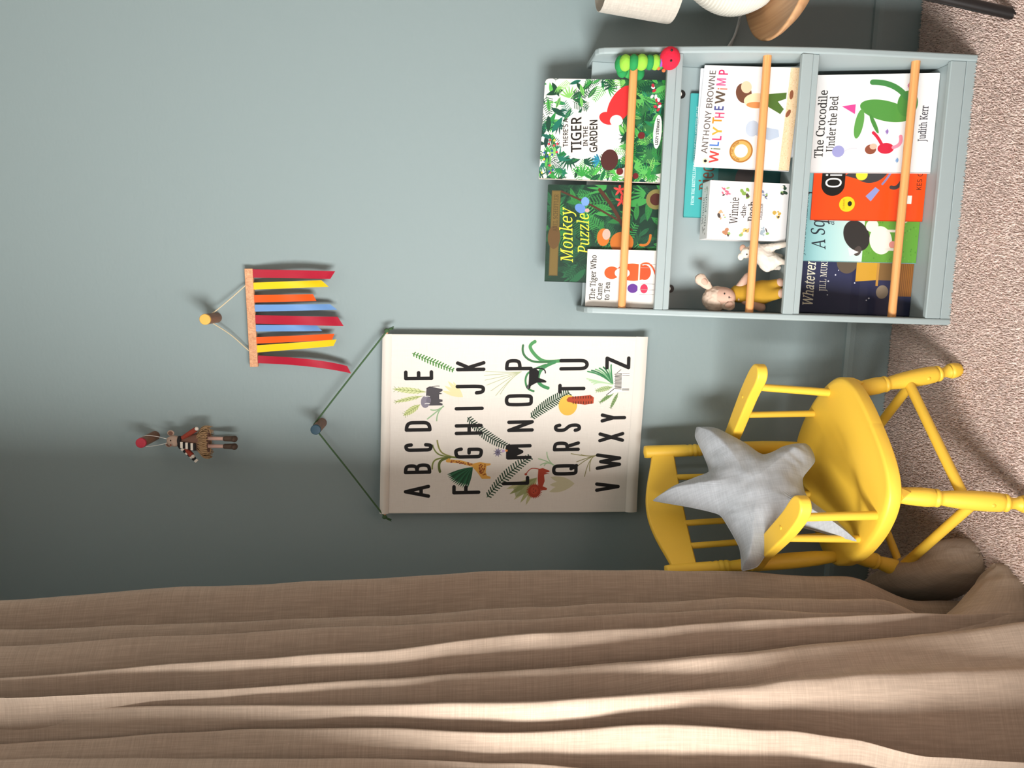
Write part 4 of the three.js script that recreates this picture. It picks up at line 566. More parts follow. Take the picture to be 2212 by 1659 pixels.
    Lt(A, [645, 865, 515, 590], [[[1, 0], [1, 0.4], [1, 0.75], [0.9, 1], [0.4, 1.02], [0.05, 0.95], [0, 0.75]]]);
    Lt(A, [648, 870, 338, 412], [[[0, 0], [0, 1]], [[1, 0], [0, 0.58]], [[0.3, 0.42], [1, 1]]]);
    Lt(B, [1000, 1213, 477, 545], [[[0, 0], [0, 1]], [[0, 1], [1, 1]]]);
    Lt(B, [1035, 1230, 230, 345], [[[0, 1], [0, 0]], [[0, 0], [0.5, 0.62]], [[0.5, 0.62], [1, 0]], [[1, 0], [1, 1]]]); fill(B, [[1032, 235], [1032, 340], [1110, 325], [1150, 285], [1110, 240]], K);
    Lt(B, [1040, 1245, 45, 133], [[[0, 1], [0, 0]], [[0, 0], [1, 1]], [[1, 1], [1, 0]]]);
    Lt(A, [1020, 1235, 592, 685], [[[0.5, 0], [0.95, 0], [1, 0.3], [1, 0.7], [0.95, 1], [0.5, 1.0], [0.05, 1], [0, 0.7], [0, 0.3], [0.05, 0], [0.5, 0]]]);
    Lt(A, [1020, 1230, 325, 410], [[[0, 0], [0, 1]], [[0, 0], [0.6, 0], [1, 0.08], [1, 0.46], [0.6, 0.54], [0, 0.54]]]);
    Lt(B, [1393, 1593, 392, 480], [[[0.5, 0], [0.95, 0], [1, 0.3], [1, 0.7], [0.95, 1], [0.5, 1.0], [0.05, 1], [0, 0.7], [0, 0.3], [0.05, 0], [0.5, 0]], [[0.62, 0.78], [1.0, 1.02]]]);
    Lt(B, [1397, 1607, 215, 290], [[[0, 0], [0, 1]], [[0, 0], [0.6, 0], [1, 0.08], [1, 0.46], [0.6, 0.54], [0, 0.54]], [[0.5, 0.54], [1, 1]]]);
    Lt(B, [1405, 1610, 75, 140], [[[1, 0.16], [0.9, 0], [0.4, -0.02], [0, 0.05], [0, 0.3], [0.2, 0.42], [0.8, 0.56], [1, 0.7], [1, 0.95], [0.6, 1.02], [0.1, 1], [0, 0.84]]]);
    Lt(A, [1430, 1640, 517, 592], [[[0, 0], [1, 0]], [[0.5, 0], [0.5, 1]]]);
    Lt(A, [1435, 1657, 328, 415], [[[0, 0], [0, 0.5], [0, 0.9], [0.3, 1.02], [0.7, 1.02], [1, 0.9], [1, 0.5], [1, 0]]]);
    Lt(B, [1735, 1930, 540, 613], [[[0, 0], [0.5, 1]], [[0.5, 1], [1, 0]]]);
    Lt(B, [1737, 1937, 313, 442], [[[0, 0], [0.26, 1]], [[0.26, 1], [0.5, 0.15]], [[0.5, 0.15], [0.74, 1]], [[0.74, 1], [1, 0]]]);
    Lt(B, [1752, 1955, 148, 225], [[[0, 0], [1, 1]], [[1, 0], [0, 1]]]);
    Lt(B, [1765, 1965, 0, 70], [[[0, 0], [0.5, 0.5]], [[1, 0], [0.5, 0.5]], [[0.5, 0.5], [0.5, 1]]]);
    Lt(A, [1790, 1982, 313, 410], [[[0, 0], [1, 0]], [[1, 0], [0, 1]], [[0, 1], [1, 1]]]);
    // animals
    fill(A, [[425, 535], [450, 523], [545, 545], [545, 560], [520, 570], [545, 580], [520, 585], [520, 620], [545, 625], [545, 640], [520, 645], [545, 655], [545, 668], [440, 668], [420, 600]], '#4a474b'); dot(A, 415, 640, 36, 26, '#7f7a86'); dot(A, 440, 630, 20, 14, '#6d6874'); ln(A, [[425, 540], [470, 518], [522, 522]], 3, '#2a282a'); for (const y of [600, 655]) ln(A, [[412, y], [430, y - 8], [448, y]], 4, '#f2efe8');
    fill(A, [[1205, 400], [1250, 395], [1280, 420], [1275, 470], [1320, 490], [1330, 505], [1265, 505], [1225, 525], [1195, 555], [1185, 545], [1200, 520], [1203, 470]], '#151314'); ln(A, [[1240, 398], [1300, 395], [1330, 415], [1328, 432]], 7, '#151314'); ln(A, [[1270, 475], [1310, 485], [1330, 498]], 11, '#151314'); dot(A, 1200, 538, 14, 12, '#151314'); dot(A, 1196, 530, 2.5, 2.5, '#eee'); dot(A, 1196, 545, 2.5, 2.5, '#eee');
    fill(A, [[1495, 640], [1510, 620], [1600, 612], [1680, 605], [1708, 625], [1705, 670], [1640, 680], [1560, 668], [1505, 655]], '#a8432a'); for (let i = 0; i < 8; i++) ln(A, [[1545 + i * 20, 614], [1545 + i * 20, 630]], 4, '#3a1c14', false); for (let i = 0; i < 8; i++) ln(A, [[1548 + i * 20, 672], [1548 + i * 20, 655]], 4, '#3a1c14', false);
    fill(A, [[1862, 465], [1875, 440], [1905, 432], [1980, 440], [1980, 452], [1925, 468], [1922, 548], [1978, 552], [1978, 562], [1925, 566], [1978, 572], [1978, 582], [1880, 582], [1830, 608], [1800, 608], [1812, 590], [1858, 545]], '#efeae2'); for (let i = 0; i < 13; i++) ln(A, [[1866 + (i % 2) * 4, 448 + i * 9], [1918, 442 + i * 10]], 4, '#26221f', false); for (const y of [444, 456, 556, 566, 576]) ln(A, [[1925, y], [1978, y]], 2.5, '#26221f', false); ln(A, [[1862, 560], [1805, 606]], 4, '#26221f', false); ln(A, [[1880, 440], [1912, 412]], 3, '#26221f', false);
    dot(B, 968, 288, 20, 16, '#8f88a0'); for (let i = 0; i < 9; i++) ln(B, [[968, 288], [968 + 34 * Math.cos(i * 0.7), 288 + 34 * Math.sin(i * 0.7)]], 3, '#5a5468', false); dot(B, 1010, 278, 9, 10, '#b9a3c8'); dot(B, 1035, 276, 7, 8, '#d8894a');
    ln(B, [[580, 345], [680, 355], [780, 385]], 19, '#dba34a', false); fill(B, [[770, 372], [830, 360], [880, 370], [912, 372], [912, 384], [880, 392], [875, 440], [885, 468], [912, 475], [912, 490], [845, 490], [810, 440], [775, 400]], '#dba34a'); dot(B, 590, 342, 13, 9, '#dba34a'); for (let i = 0; i < 60; i++) { const u = rnd(), v = rnd(); const p = u < 0.4 ? [600 + u * 440, 348 + u * 70 + (v - 0.5) * 16] : [790 + u * 80, 378 + v * 90 * (0.5 + u * 0.5)]; dot(B, p[0], p[1], 4, 3.5, '#8a4220', i); }
    fill(B, [[1285, 425], [1320, 418], [1372, 440], [1372, 450], [1340, 455], [1372, 460], [1330, 470], [1335, 520], [1320, 560], [1355, 575], [1350, 590], [1310, 590], [1285, 560], [1280, 500]], '#a8402c'); dot(B, 1255, 595, 40, 38, '#a8402c'); for (let i = 0; i < 26; i++) { const a = i * 0.242; ln(B, [[1255, 595], [1255 + 60 * Math.cos(a), 595 + 57 * Math.sin(a)]], 4, '#9c3826', false); } dot(B, 1255, 592, 24, 24, '#b44a34'); ln(B, [[1300, 428], [1240, 412], [1205, 435], [1188, 462]], 5, '#a8402c'); dot(B, 1187, 463, 7, 8, '#a8402c'); for (const y of [580, 606]) dot(B, 1248, y, 2.5, 2.5, '#1c1210'); ln(B, [[1265, 585], [1270, 592], [1265, 600]], 2.5, '#1c1210');
  });
  const t = thing('wall_hanging', 'cream cloth alphabet print with black letters and jungle animals', 'wall hanging', [xc, top, 0.012]);
  const cm = mat(0xffffff, 0.9, { map: tex, bumpMap: rep(weave, 3), bumpScale: 0.0002, side: THREE.DoubleSide });
  const wav = (u, v) => 0.0022 * Math.sin(u * 7 + v * 3) * v + 0.002 * noise(u * 4, v * 5, 12) + 0.004 * v * (u - 0.5) * (u - 0.5) * 4;
  const g = sheet(40, 60, (u, v) => { const x = (u - 0.5) * W, y = -v * H; return [x + 0.0165 * v * H, y - 0.0105 * x * v - 0.002 * u * (1 - v), wav(u, v)]; }, 1, 1);
  const uv = g.attributes.uv; for (let i = 0; i < uv.count; i++) uv.setY(i, 1 - uv.getY(i)); g.index.array.reverse(); g.computeVertexNormals();
  add('printed_cloth', g, cm, t);
  const plain = mat(new THREE.Color('#dcd5cb'), 0.9, { side: THREE.DoubleSide, bumpMap: rep(weave, 2), bumpScale: 0.0003 });
  const hem = (v0, v1, th) => sheet(60, 10, (u, v) => { const vv = v0 + (v1 - v0) * v, x = (u - 0.5) * (W + 0.0005), y = -vv * H, puck = 0.0022 * Math.exp(-((u - 0.53) ** 2) / 0.0009) * (v0 === 0 ? 1 : 0); return [x + 0.0165 * vv * H, y - 0.0105 * x * vv - 0.002 * u * (1 - vv) + puck * (v - 0.5) * 2, wav(u, vv) + 0.0008 + th * Math.sin(v * Math.PI) + puck]; });
  add('top_hem', hem(0, 0.034, 0.005), plain, t, 'stitched channel around the hanging rod'); add('bottom_hem', hem(0.955, 1, 0.0045), plain, t, 'stitched hem');
  for (const s of [-1, 1]) add('side_hem', sheet(4, 50, (u, v) => { const vv = 0.035 + v * 0.92, x = s * (W / 2 - 0.0065 + u * 0.0062), uu = x / W + 0.5; return [x + 0.0165 * vv * H, -vv * H - 0.0105 * x * vv, wav(uu, vv) + 0.0004 + 0.0006 * Math.sin(u * Math.PI)]; }), plain, t);
  add('hanging_rod', new THREE.CylinderGeometry(0.0042, 0.0042, W + 0.024, 16).rotateZ(Math.PI / 2).translate(0.001, -0.0118, 0.0005), M.bar, t);
  const cord = mat(new THREE.Color('#3d5a38'), 0.85), P = [-0.361 - xc, 1.466 - top];
  const pk = [P[0], P[1] + 0.0142, 0.012];
  add('cord', tube([[-W / 2 - 0.007, -0.012, 0.004], [-W / 2 * 0.55, (P[1]) * 0.47, 0.008], [P[0] - 0.011, P[1] + 0.007, 0.012], pk, [P[0] + 0.011, P[1] + 0.007, 0.012], [W / 2 * 0.55, P[1] * 0.47, 0.008], [W / 2 + 0.006, -0.012, 0.004]], 0.0021, 80), cord, t, 'green hanging cord');
  for (const s of [-1, 1]) { const k = add('cord_knot', new THREE.SphereGeometry(0.0055, 12, 10).scale(1, 1.2, 1).translate(s * (W / 2 + 0.009), -0.013, 0.003), cord, t); for (let i = 0; i < 7; i++) add('cord_end', tube([[s * (W / 2 + 0.010), -0.014, 0.003], [s * (W / 2 + 0.014 + 0.002 * Math.sin(i * 2)), -0.020 - 0.001 * i, 0.004 + 0.002 * Math.cos(i * 2.4)], [s * (W / 2 + 0.016 + 0.005 * Math.sin(i * 3.3)), -0.027 - 0.0012 * (i % 4), 0.005 + 0.004 * Math.cos(i * 2.4)]], 0.0009, 8, 5), cord, k); }
}
{ // ribbons on a wooden bar
  const t = thing('ribbon_hanger', 'wooden bar hung with nine red, yellow, orange and blue satin ribbons', 'ribbon hanger', [-0.102, 1.633, 0.0]);
  const bar = add('bar', rbox(0.239, 0.0195, 0.013, 0.0015, 0, 0, -0.002), M.bar, t); bar.rotation.z = 0.044;
  const gold = mat(new THREE.Color('#cdbd9c'), 0.6);
  add('string', tube([[-0.080, 0.007, 0.001], [-0.042, 0.048, 0.006], [-0.0145, 0.088, 0.012], [-0.006, 0.1005, 0.013], [0.003, 0.1005, 0.013], [0.0105, 0.088, 0.012], [0.042, 0.052, 0.006], [0.079, 0.013, 0.001]], 0.0014, 60), gold, t, 'thin pale string over the peg');
  const red = '#a8142f', yel = '#f0c414', ora = '#f05410', blu = '#6a93c8';
  const D = [[red, 0.016, -0.004, 1.629, 0.018, 1.430, -0.001, 1.441, 0.024], [yel, -0.016, -0.033, 1.628, -0.005, 1.464, -0.020, 1.446, 0.012], [ora, -0.046, -0.064, 1.627, -0.039, 1.484, -0.055, 1.475, 0.016], [blu, -0.069, -0.086, 1.625, -0.062, 1.443, -0.075, 1.425, 0.016], [red, -0.094, -0.115, 1.624, -0.092, 1.424, -0.114, 1.409, 0.022], [blu, -0.118, -0.134, 1.623, -0.114, 1.476, -0.128, 1.461, 0.014], [ora, -0.148, -0.164, 1.622, -0.134, 1.432, -0.149, 1.438, 0.014], [yel, -0.168, -0.186, 1.621, -0.148, 1.427, -0.164, 1.434, 0.014], [red, -0.193, -0.212, 1.618, -0.212, 1.400, -0.230, 1.390, 0.028]];
  for (const [col, xr, xl, yt, xr2, yr, xl2, yl, bow] of D) {
    const m = mat(new THREE.Color(col), 0.38, { side: THREE.DoubleSide, sheen: 0.5, sheenRoughness: 0.4, sheenColor: new THREE.Color(col), anisotropy: 0.4 });
    const swing = Math.abs(xr - xr2) > 0.017 ? 1 : 0;
    const g = sheet(4, 30, (u, v) => { const x0 = xl + (xr - xl) * u, x1 = xl2 + (xr2 - xl2) * u, y1 = yl + (yr - yl) * u, y = yt + (y1 - yt) * v, q = swing && col === red ? v * v * v : v; return [x0 + (x1 - x0) * q + 0.102, y - 1.633, 0.003 + bow * Math.sin(Math.min(1, v * 1.05) * Math.PI * 0.8) * (0.5 + 0.5 * v) + (u - 0.5) * 0.004 * Math.sin(v * 5)]; });
    add('ribbon', g, m, t, { [red]: 'crimson', [yel]: 'yellow', [ora]: 'orange', [blu]: 'light blue' }[col] + ' satin ribbon with slanted end');
  }
}
{ // little felt mouse on a thread
  const t = thing('mouse_ornament', 'small felt mouse ornament in striped scarf and fringed skirt on red peg', 'ornament', [-0.404, 1.66, 0.036]);
  const felt = mat(new THREE.Color('#a58d7c'), 0.95), pink = mat(new THREE.Color('#c09a8c'), 0.95), rust = mat(new THREE.Color('#8a3322'), 0.9), brn = mat(new THREE.Color('#6b4a3c'), 0.9), boot = mat(new THREE.Color('#4a382c'), 0.9), straw = mat(new THREE.Color('#a98863'), 0.9), wht = mat(new THREE.Color('#d8cdbf'), 0.9), blk = mat(new THREE.Color('#171314'), 0.9);
  const y0 = 1.66, P = (x, y, z = 0) => [x + 0.404, y - y0, z];
  const head = P(-0.402, 1.811, 0.002), hd = add('head', net((x, y, z) => smin(ell(x, y, z, head, [0.0135, 0.0165, 0.012]), ell(x, y, z, [head[0] - 0.006, head[1] - 0.006, head[2] + 0.008], [0.006, 0.0055, 0.007]), 0.006) + 0.0006 * noise(x * 400, y * 400, z * 400), [-0.025, 0.125, -0.02], [0.03, 0.175, 0.025], 0.0016), felt, t);
  for (const [x, y] of [[0.0205, 0.158], [-0.0075, 0.163]]) { const e = add('ear', new THREE.SphereGeometry(0.0072, 14, 10).scale(1, 1.15, 0.35).translate(x, y, 0.0), felt, hd); add('inner_ear', new THREE.SphereGeometry(0.0052, 12, 8).scale(1, 1.1, 0.3).translate(x, y, 0.0016), brn, e); }
  for (const x of [-0.008, 0.003]) add('eye', new THREE.SphereGeometry(0.0017, 10, 8).translate(head[0] + x, head[1] + 0.003, head[2] + 0.0115), x < 0 ? rust : blk, hd);
  add('dress', lathe([[0.0001, 0.070], [0.030, 0.070], [0.029, 0.074], [0.021, 0.10], [0.013, 0.125], [0.008, 0.137], [0.0001, 0.138]], 22).scale(1, 1, 0.6), brn, t);
  const sk = add('fringe_skirt', lathe([[0.020, 0.092], [0.030, 0.080], [0.034, 0.070], [0.032, 0.068], [0.02, 0.078]], 24).scale(1, 1, 0.62), straw, t);
  const strands = []; for (let i = 0; i < 90; i++) { const a = i / 90 * 6.283, r0 = 0.023, r1 = 0.036 + rr(0, 0.004); strands.push(tube([[Math.cos(a) * r0, 0.092 + rr(-0.004, 0.003), Math.sin(a) * r0 * 0.62], [Math.cos(a) * r1, 0.078 + rr(-0.003, 0.003), Math.sin(a) * r1 * 0.62], [Math.cos(a + rr(-0.15, 0.15)) * (r1 + 0.001), 0.066 + rr(-0.004, 0.003), Math.sin(a) * r1 * 0.62]], 0.0009, 6, 4)); }
  const fr = add('fringe', mergeGeometries(strands), straw, sk); fr.userData.kind = 'stuff';
  for (const [a, b] of [[P(-0.395, 1.790), P(-0.372, 1.757)], [P(-0.413, 1.790), P(-0.436, 1.767)]]) { const s = add('sleeve', stick([...a.slice(0, 2), 0.002], [...b.slice(0, 2), 0.008], 0.0055, 0.0062, 12), rust, t); add('paw', new THREE.SphereGeometry(0.0048, 12, 8).translate(b[0] + Math.sign(b[0] - a[0]) * 0.002, b[1] - 0.003, 0.009), wht, s); }
  for (const x of [0.009, -0.010]) { const l = add('leg', stick([x, 0.072, 0], [x, 0.028, 0.001], 0.0048, 0.0045, 12), pink, t); add('boot', net((X, Y, Z) => smin(cap(X, Y, Z, [x, 0.030, 0.001], [x, 0.008, 0.001], 0.0062, 0.0072), ell(X, Y, Z, [x, 0.0065, 0.006], [0.0072, 0.0062, 0.011]), 0.004), [x - 0.014, -0.003, -0.012], [x + 0.014, 0.042, 0.022], 0.0015), boot, l); }
  const sc = add('scarf', new THREE.TorusGeometry(0.0095, 0.0048, 10, 24).rotateX(Math.PI / 2).scale(1, 1, 0.85).translate(0, 0.137, 0.001), blk, t);
  for (let i = 0; i < 6; i++) add('scarf_stripe', rbox(0.015 + 0.0006 * i, 0.0062, 0.004, 0.001, -0.006 - i * 0.0006, 0.129 - i * 0.0064, 0.012 + i * 0.0011), i % 2 ? blk : wht, sc);
  for (let i = 0; i < 8; i++) { const g = rbox(0.0058, 0.0095, 0.004, 0.001, 0, 0, 0); g.rotateZ(0.72).translate(-0.012 - i * 0.0047, 0.133 - i * 0.0052, 0.008); add('scarf_stripe', g, i % 2 ? wht : blk, sc); }
  add('thread', tube([[-0.004, 0.166, 0.002], [-0.009, 0.19, 0.006], [-0.0098, 0.214, 0.012], [0.003, 0.2273, 0.013], [0.0155, 0.214, 0.012], [0.013, 0.19, 0.006], [0.006, 0.166, 0.002]], 0.0006, 40, 6), mat(new THREE.Color('#e8e4da'), 0.7), t, 'white thread loop over the peg');
}
// ---------------------------------------------------------------- soft toys on the shelves
{ // green caterpillar hung over the top rod
  const t = thing('plush_caterpillar', 'green plush caterpillar with round red head hung over the top rod', 'soft toy', [0.497, 0.661, 0.158]);
  const c1 = mat(new THREE.Color('#1f8a48'), 0.9), c2 = mat(new THREE.Color('#8cc43f'), 0.9), c3 = mat(new THREE.Color('#3a9e4e'), 0.9), red = mat(new THREE.Color('#d81838'), 0.9), pur = mat(new THREE.Color('#8a4fb0'), 0.9), org = mat(new THREE.Color('#c4683a'), 0.9);
  const ball = (x, y, z, rx, ry, rz, m, n = 'body_segment', p = t) => add(n, net((X, Y, Z) => ell(X, Y, Z, [x, y, z], [rx, ry, rz]) + 0.0004 * noise(X * 500, Y * 500, Z * 500), [x - rx - 0.004, y - ry - 0.004, z - rz - 0.004], [x + rx + 0.004, y + ry + 0.004, z + rz + 0.004], 0.0018), m, p);
  ball(0.000, 0.122, -0.010, 0.0185, 0.012, 0.016, c1); ball(0.000, 0.113, 0.002, 0.018, 0.014, 0.017, c2); ball(0.000, 0.096, 0.009, 0.0175, 0.012, 0.016, c1); ball(0.001, 0.078, 0.010, 0.0175, 0.0145, 0.0165, c2); ball(0.002, 0.060, 0.009, 0.0165, 0.011, 0.0155, c1); ball(0.003, 0.047, 0.008, 0.0165, 0.0125, 0.0155, c2); ball(0.004, 0.036, 0.008, 0.016, 0.010, 0.015, c3);
  ball(-0.006, 0.094, -0.040, 0.0165, 0.015, 0.011, c3); ball(-0.007, 0.112, -0.032, 0.0165, 0.013, 0.012, c1); ball(-0.008, 0.072, -0.042, 0.0165, 0.014, 0.011, c1);
  const h = ball(0.010, 0.0175, 0.020, 0.0245, 0.0225, 0.022, red, 'head');
  for (const x of [-0.001, 0.021]) add('bead_eye', new THREE.SphereGeometry(0.0026, 12, 8).translate(x, 0.020, 0.0405), M.black, h);
  add('collar', new THREE.TorusGeometry(0.0125, 0.003, 8, 28).rotateX(Math.PI / 2).translate(0.006, 0.036, 0.013), pur, t, 'purple felt collar');
  for (const [x, y] of [[-0.010, 0.040], [-0.014, 0.028]]) add('foot', new THREE.SphereGeometry(0.0045, 10, 8).translate(x, y, 0.012), org, t);
}
{ // lamb in mustard dungarees
  const t = thing('plush_lamb', 'pink lamb soft toy in mustard dungarees slumped on the middle shelf', 'soft toy', [-0.003, 0.371, 0.145]);
  const P = (x, y, z) => [x + 0.003, y - 0.371, z - 0.145];
  const skin = mat(new THREE.Color('#caa693'), 0.95), wool = mat(new THREE.Color('#d0b9a6'), 1), must = mat(new THREE.Color('#b0861e'), 0.9), blk = M.black;
  const hc = P(-0.016, 0.517, 0.138), nz = (x, y, z, s, a) => a * noise(x * s, y * s, z * s);
  const hd = add('head', net((x, y, z) => smin(ell(x, y, z, hc, [0.027, 0.0325, 0.026]), ell(x, y, z, [hc[0] + 0.002, hc[1] - 0.016, hc[2] + 0.010], [0.019, 0.018, 0.018]), 0.012), [-0.06, 0.09, -0.06], [0.05, 0.20, 0.05], 0.0024), skin, t);
  add('wool_cap', net((x, y, z) => Math.max(ell(x, y, z, [hc[0] - 0.003, hc[1] + 0.006, hc[2] - 0.003], [0.0305, 0.0325, 0.0285]) + nz(x, y, z, 220, 0.0018), -ell(x, y, z, [hc[0] + 0.006, hc[1] - 0.020, hc[2] + 0.024], [0.025, 0.031, 0.026])), [-0.07, 0.09, -0.06], [0.05, 0.21, 0.05], 0.0024), wool, hd);
  const ear = (a, b, c) => { const e = add('ear', net((x, y, z) => { const m = [(a[0] + b[0]) / 2, (a[1] + b[1]) / 2, (a[2] + b[2]) / 2]; return smin(cap(x, y, z, a, b, 0.007, 0.0135), ell(x, y, z, m, [0.008, 0.008, 0.006]), 0.006) + nz(x, y, z, 260, 0.0012) + Math.max(0, Math.abs(z - m[2]) - 0.006) * 0.8; }, [Math.min(a[0], b[0]) - 0.02, Math.min(a[1], b[1]) - 0.02, a[2] - 0.02], [Math.max(a[0], b[0]) + 0.02, Math.max(a[1], b[1]) + 0.02, a[2] + 0.02], 0.0024), wool, hd); add('inner_ear', new THREE.SphereGeometry(0.0085, 14, 10).scale(0.8, 1.2, 0.35).rotateZ(c).translate(b[0] * 0.75 + a[0] * 0.25, b[1] * 0.75 + a[1] * 0.25, b[2] + 0.0075), skin, e); };
  ear(P(0.006, 0.539, 0.135), P(0.0265, 0.5645, 0.138), -0.7); ear(P(-0.030, 0.514, 0.152), P(-0.0315, 0.499, 0.160), 0.4);
  for (const [x, y] of [[0.0065, 0.001], [-0.0125, -0.0085]]) add('eye', new THREE.SphereGeometry(0.0018, 10, 8).translate(hc[0] + 0.004 + x, hc[1] - 0.004 + y, hc[2] + 0.0265), blk, hd);
  add('nose', mergeGeometries([new THREE.SphereGeometry(0.0022, 10, 8).scale(1.4, 0.8, 0.6).translate(hc[0] + 0.0025, hc[1] - 0.0135, hc[2] + 0.0285), stick([hc[0] + 0.0025, hc[1] - 0.014, hc[2] + 0.0285], [hc[0] + 0.0015, hc[1] - 0.019, hc[2] + 0.0285], 0.0006)]), blk, hd);
  const bd = (x, y, z) => { let d = cap(x, y, z, P(-0.004, 0.470, 0.138), P(0.0, 0.420, 0.145), 0.0215, 0.0275); d = smin(d, cap(x, y, z, P(0.010, 0.418, 0.147), P(0.022, 0.385, 0.160), 0.0165, 0.0115), 0.008); d = smin(d, cap(x, y, z, P(-0.009, 0.418, 0.148), P(0.000, 0.386, 0.172), 0.0175, 0.0130), 0.008); return d; };
  add('dungarees', net(bd, [-0.06, -0.01, -0.05], [0.06, 0.14, 0.06], 0.0024), must, t);
  add('chest', net((x, y, z) => cap(x, y, z, P(-0.010, 0.484, 0.139), P(-0.008, 0.474, 0.141), 0.012, 0.0165), [-0.04, 0.08, -0.03], [0.03, 0.14, 0.03], 0.0022), skin, t);
  for (const [a, b, n] of [[P(0.010, 0.474, 0.142), P(0.035, 0.455, 0.150)], [P(-0.022, 0.458, 0.146), P(-0.0345, 0.420, 0.155)]]) add('arm', net((x, y, z) => cap(x, y, z, a, b, 0.0075, 0.0105), [Math.min(a[0], b[0]) - 0.015, Math.min(a[1], b[1]) - 0.015, a[2] - 0.02], [Math.max(a[0], b[0]) + 0.015, Math.max(a[1], b[1]) + 0.015, b[2] + 0.02], 0.0022), skin, t);
  for (const q of [P(0.0235, 0.3825, 0.163), P(0.000, 0.384, 0.176)]) add('foot', new THREE.SphereGeometry(0.0112, 18, 14).scale(1, 1, 1.1).translate(...q), skin, t);
}
{ // small white animal
  const t = thing('plush_goat', 'small white fluffy goat soft toy standing beside the boxed book set', 'soft toy', [0.086, 0.371, 0.145]);
  const P = (x, y, z) => [x - 0.086, y - 0.371, z - 0.145], fur = mat(new THREE.Color('#e2d6c8'), 1), tan = mat(new THREE.Color('#c09a84'), 0.95);
  const b = (x, y, z) => { let d = cap(x, y, z, P(0.096, 0.438, 0.140), P(0.072, 0.405, 0.150), 0.0195, 0.0205); const L = (a, c, r0, r1) => { d = smin(d, cap(x, y, z, a, c, r0, r1), 0.010); };
    L(P(0.104, 0.415, 0.150), P(0.1125, 0.3755, 0.160), 0.0095, 0.0062); L(P(0.078, 0.398, 0.158), P(0.070, 0.3755, 0.170), 0.0095, 0.0058); L(P(0.088, 0.400, 0.140), P(0.085, 0.3765, 0.142), 0.0085, 0.0062); L(P(0.064, 0.398, 0.140), P(0.060, 0.3765, 0.135), 0.0085, 0.0062);
    L(P(0.092, 0.445, 0.142), P(0.091, 0.462, 0.150), 0.0115, 0.0105); d = smin(d, ell(x, y, z, P(0.0915, 0.466, 0.154), [0.0125, 0.0115, 0.0125]), 0.006); d = smin(d, ell(x, y, z, P(0.0945, 0.459, 0.166), [0.0075, 0.0065, 0.008]), 0.006); L(P(0.060, 0.418, 0.145), P(0.052, 0.412, 0.152), 0.005, 0.0035); return d + 0.0011 * noise(x * 300, y * 300, z * 300); };
  const bo = add('body', net(b, [-0.06, -0.004, -0.05], [0.06, 0.13, 0.05], 0.0021), fur, t);
  for (const [x, y, a] of [[0.0815, 0.4765, 0.9], [0.1015, 0.4735, -0.7]]) add('ear', net((X, Y, Z) => ell(X, Y, Z, P(x, y, 0.152), [0.0085, 0.0075, 0.004]), [x - 0.086 - 0.012, y - 0.371 - 0.012, -0.004], [x - 0.086 + 0.012, y - 0.371 + 0.012, 0.018], 0.0016), a > 0 ? fur : tan, bo);
  for (const [x, y] of [[0.0865, 0.468], [0.0985, 0.4645]]) add('eye', new THREE.SphereGeometry(0.0017, 10, 8).translate(...P(x, y, 0.1665)), M.black, bo);
}
// ---------------------------------------------------------------- side table and lamp at the right
{
  const t = thing('side_table', 'round wooden tray table on black metal legs beside the bookcase', 'table', [0.762, 0, 0.232]);
  const prof = [[0.0001, 0.416], [0.11, 0.416], [0.160, 0.420], [0.190, 0.434], [0.208, 0.452], [0.2145, 0.4625], [0.2135, 0.4665], [0.209, 0.4675], [0.203, 0.463], [0.180, 0.449], [0.13, 0.4425], [0.0001, 0.4420]];
  const g = lathe(prof, 72), p = g.attributes.position, uv = g.attributes.uv; for (let i = 0; i < p.count; i++) uv.setXY(i, p.getX(i) * 2.2, p.getZ(i) * 2.2 + p.getY(i));
  add('tray_top', g, M.tray, t);
  for (const a of [2.63, 4.73, 6.82]) { const c = Math.cos(a), s = Math.sin(a); add('leg', stick([c * 0.197, 0.0, s * 0.197], [c * 0.105, 0.418, s * 0.105], 0.0115, 0.0115, 20), M.black, t); }
  add('leg_ring', new THREE.TorusGeometry(0.10, 0.006, 10, 48).rotateX(Math.PI / 2).translate(0, 0.410, 0), M.black, t);
}
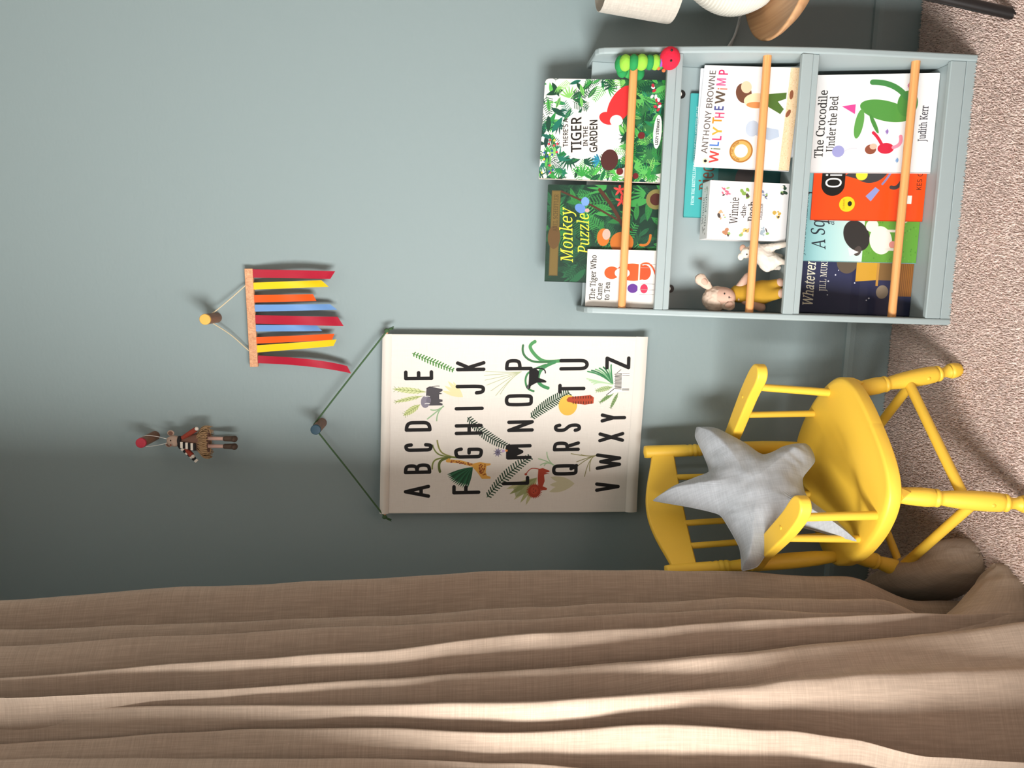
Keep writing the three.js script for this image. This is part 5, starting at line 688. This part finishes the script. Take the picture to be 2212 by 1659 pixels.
{
  const t = thing('table_lamp', 'white ribbed ceramic table lamp with cream linen shade on tray table', 'lamp', [0.723, 0.4425, 0.132]);
  const cer = mat(new THREE.Color('#dedacf'), 0.5), linenM = mat(new THREE.Color('#ded5c8'), 0.9, { map: rep(weave, 3), side: THREE.DoubleSide, transmission: 0.15, thickness: 0 });
  const body = (y) => 0.0525 + 0.0455 * Math.pow(Math.sin(clamp(y / 0.178, 0, 1) * Math.PI * 0.86 + 0.28), 0.9), pr = [[0.0001, 0], [0.058, 0.0], [0.070, 0.004]];
  for (let y = 0.008; y < 0.176; y += 0.001) pr.push([body(y) + 0.0026 * Math.cos(y / 0.0072 * 6.283), y]);
  pr.push([0.035, 0.182], [0.014, 0.186], [0.012, 0.205], [0.0001, 0.205]);
  add('ribbed_base', lathe(pr, 64), cer, t);
  const sy0 = 0.222, sy1 = 0.386, r0 = 0.1225, r1 = 0.107;
  add('lamp_shade', lathe([[r0, sy0], [r0 + 0.0008, sy0 + 0.004], [r1 + 0.0008, sy1 - 0.004], [r1, sy1], [r1 - 0.0015, sy1], [r0 - 0.0018, sy0], [r0, sy0]], 64), linenM, t, 'cream linen drum shade');
  add('lamp_holder', new THREE.CylinderGeometry(0.016, 0.016, 0.05, 20).translate(0, 0.228, 0), M.trimw, t);
  add('light_bulb', new THREE.SphereGeometry(0.027, 20, 14).translate(0, 0.278, 0), M.trimw, t, 'unlit white bulb');
  for (const a of [0, 2.09, 4.19]) add('shade_spoke', stick([0, 0.250, 0], [Math.cos(a) * 0.121, 0.244, Math.sin(a) * 0.121], 0.0015), M.trimw, t);
}
{
  const o = add('lamp_cable', mergeGeometries([
    tube([[0.690, 0.447, 0.078], [0.672, 0.458, 0.062], [0.655, 0.4735, 0.038], [0.640, 0.470, 0.012], [0.616, 0.474, -0.003], [0.593, 0.486, -0.008], [0.560, 0.500, -0.0095], [0.51, 0.49, -0.0095], [0.47, 0.40, -0.0095], [0.45, 0.2, -0.0095]], 0.0029, 80),
    tube([[0.698, 0.447, 0.072], [0.684, 0.460, 0.054], [0.668, 0.4745, 0.030], [0.656, 0.466, 0.004], [0.640, 0.466, -0.008], [0.598, 0.477, -0.011], [0.560, 0.488, -0.0115], [0.52, 0.47, -0.0115], [0.478, 0.38, -0.0115], [0.458, 0.2, -0.0115]], 0.0023, 80)]), mat(new THREE.Color('#cfcfcd'), 0.5), scene);
  tag(o, 'thin white lamp cable running down the wall behind the bookcase', 'cable');
}
renderer.render(scene, camera);
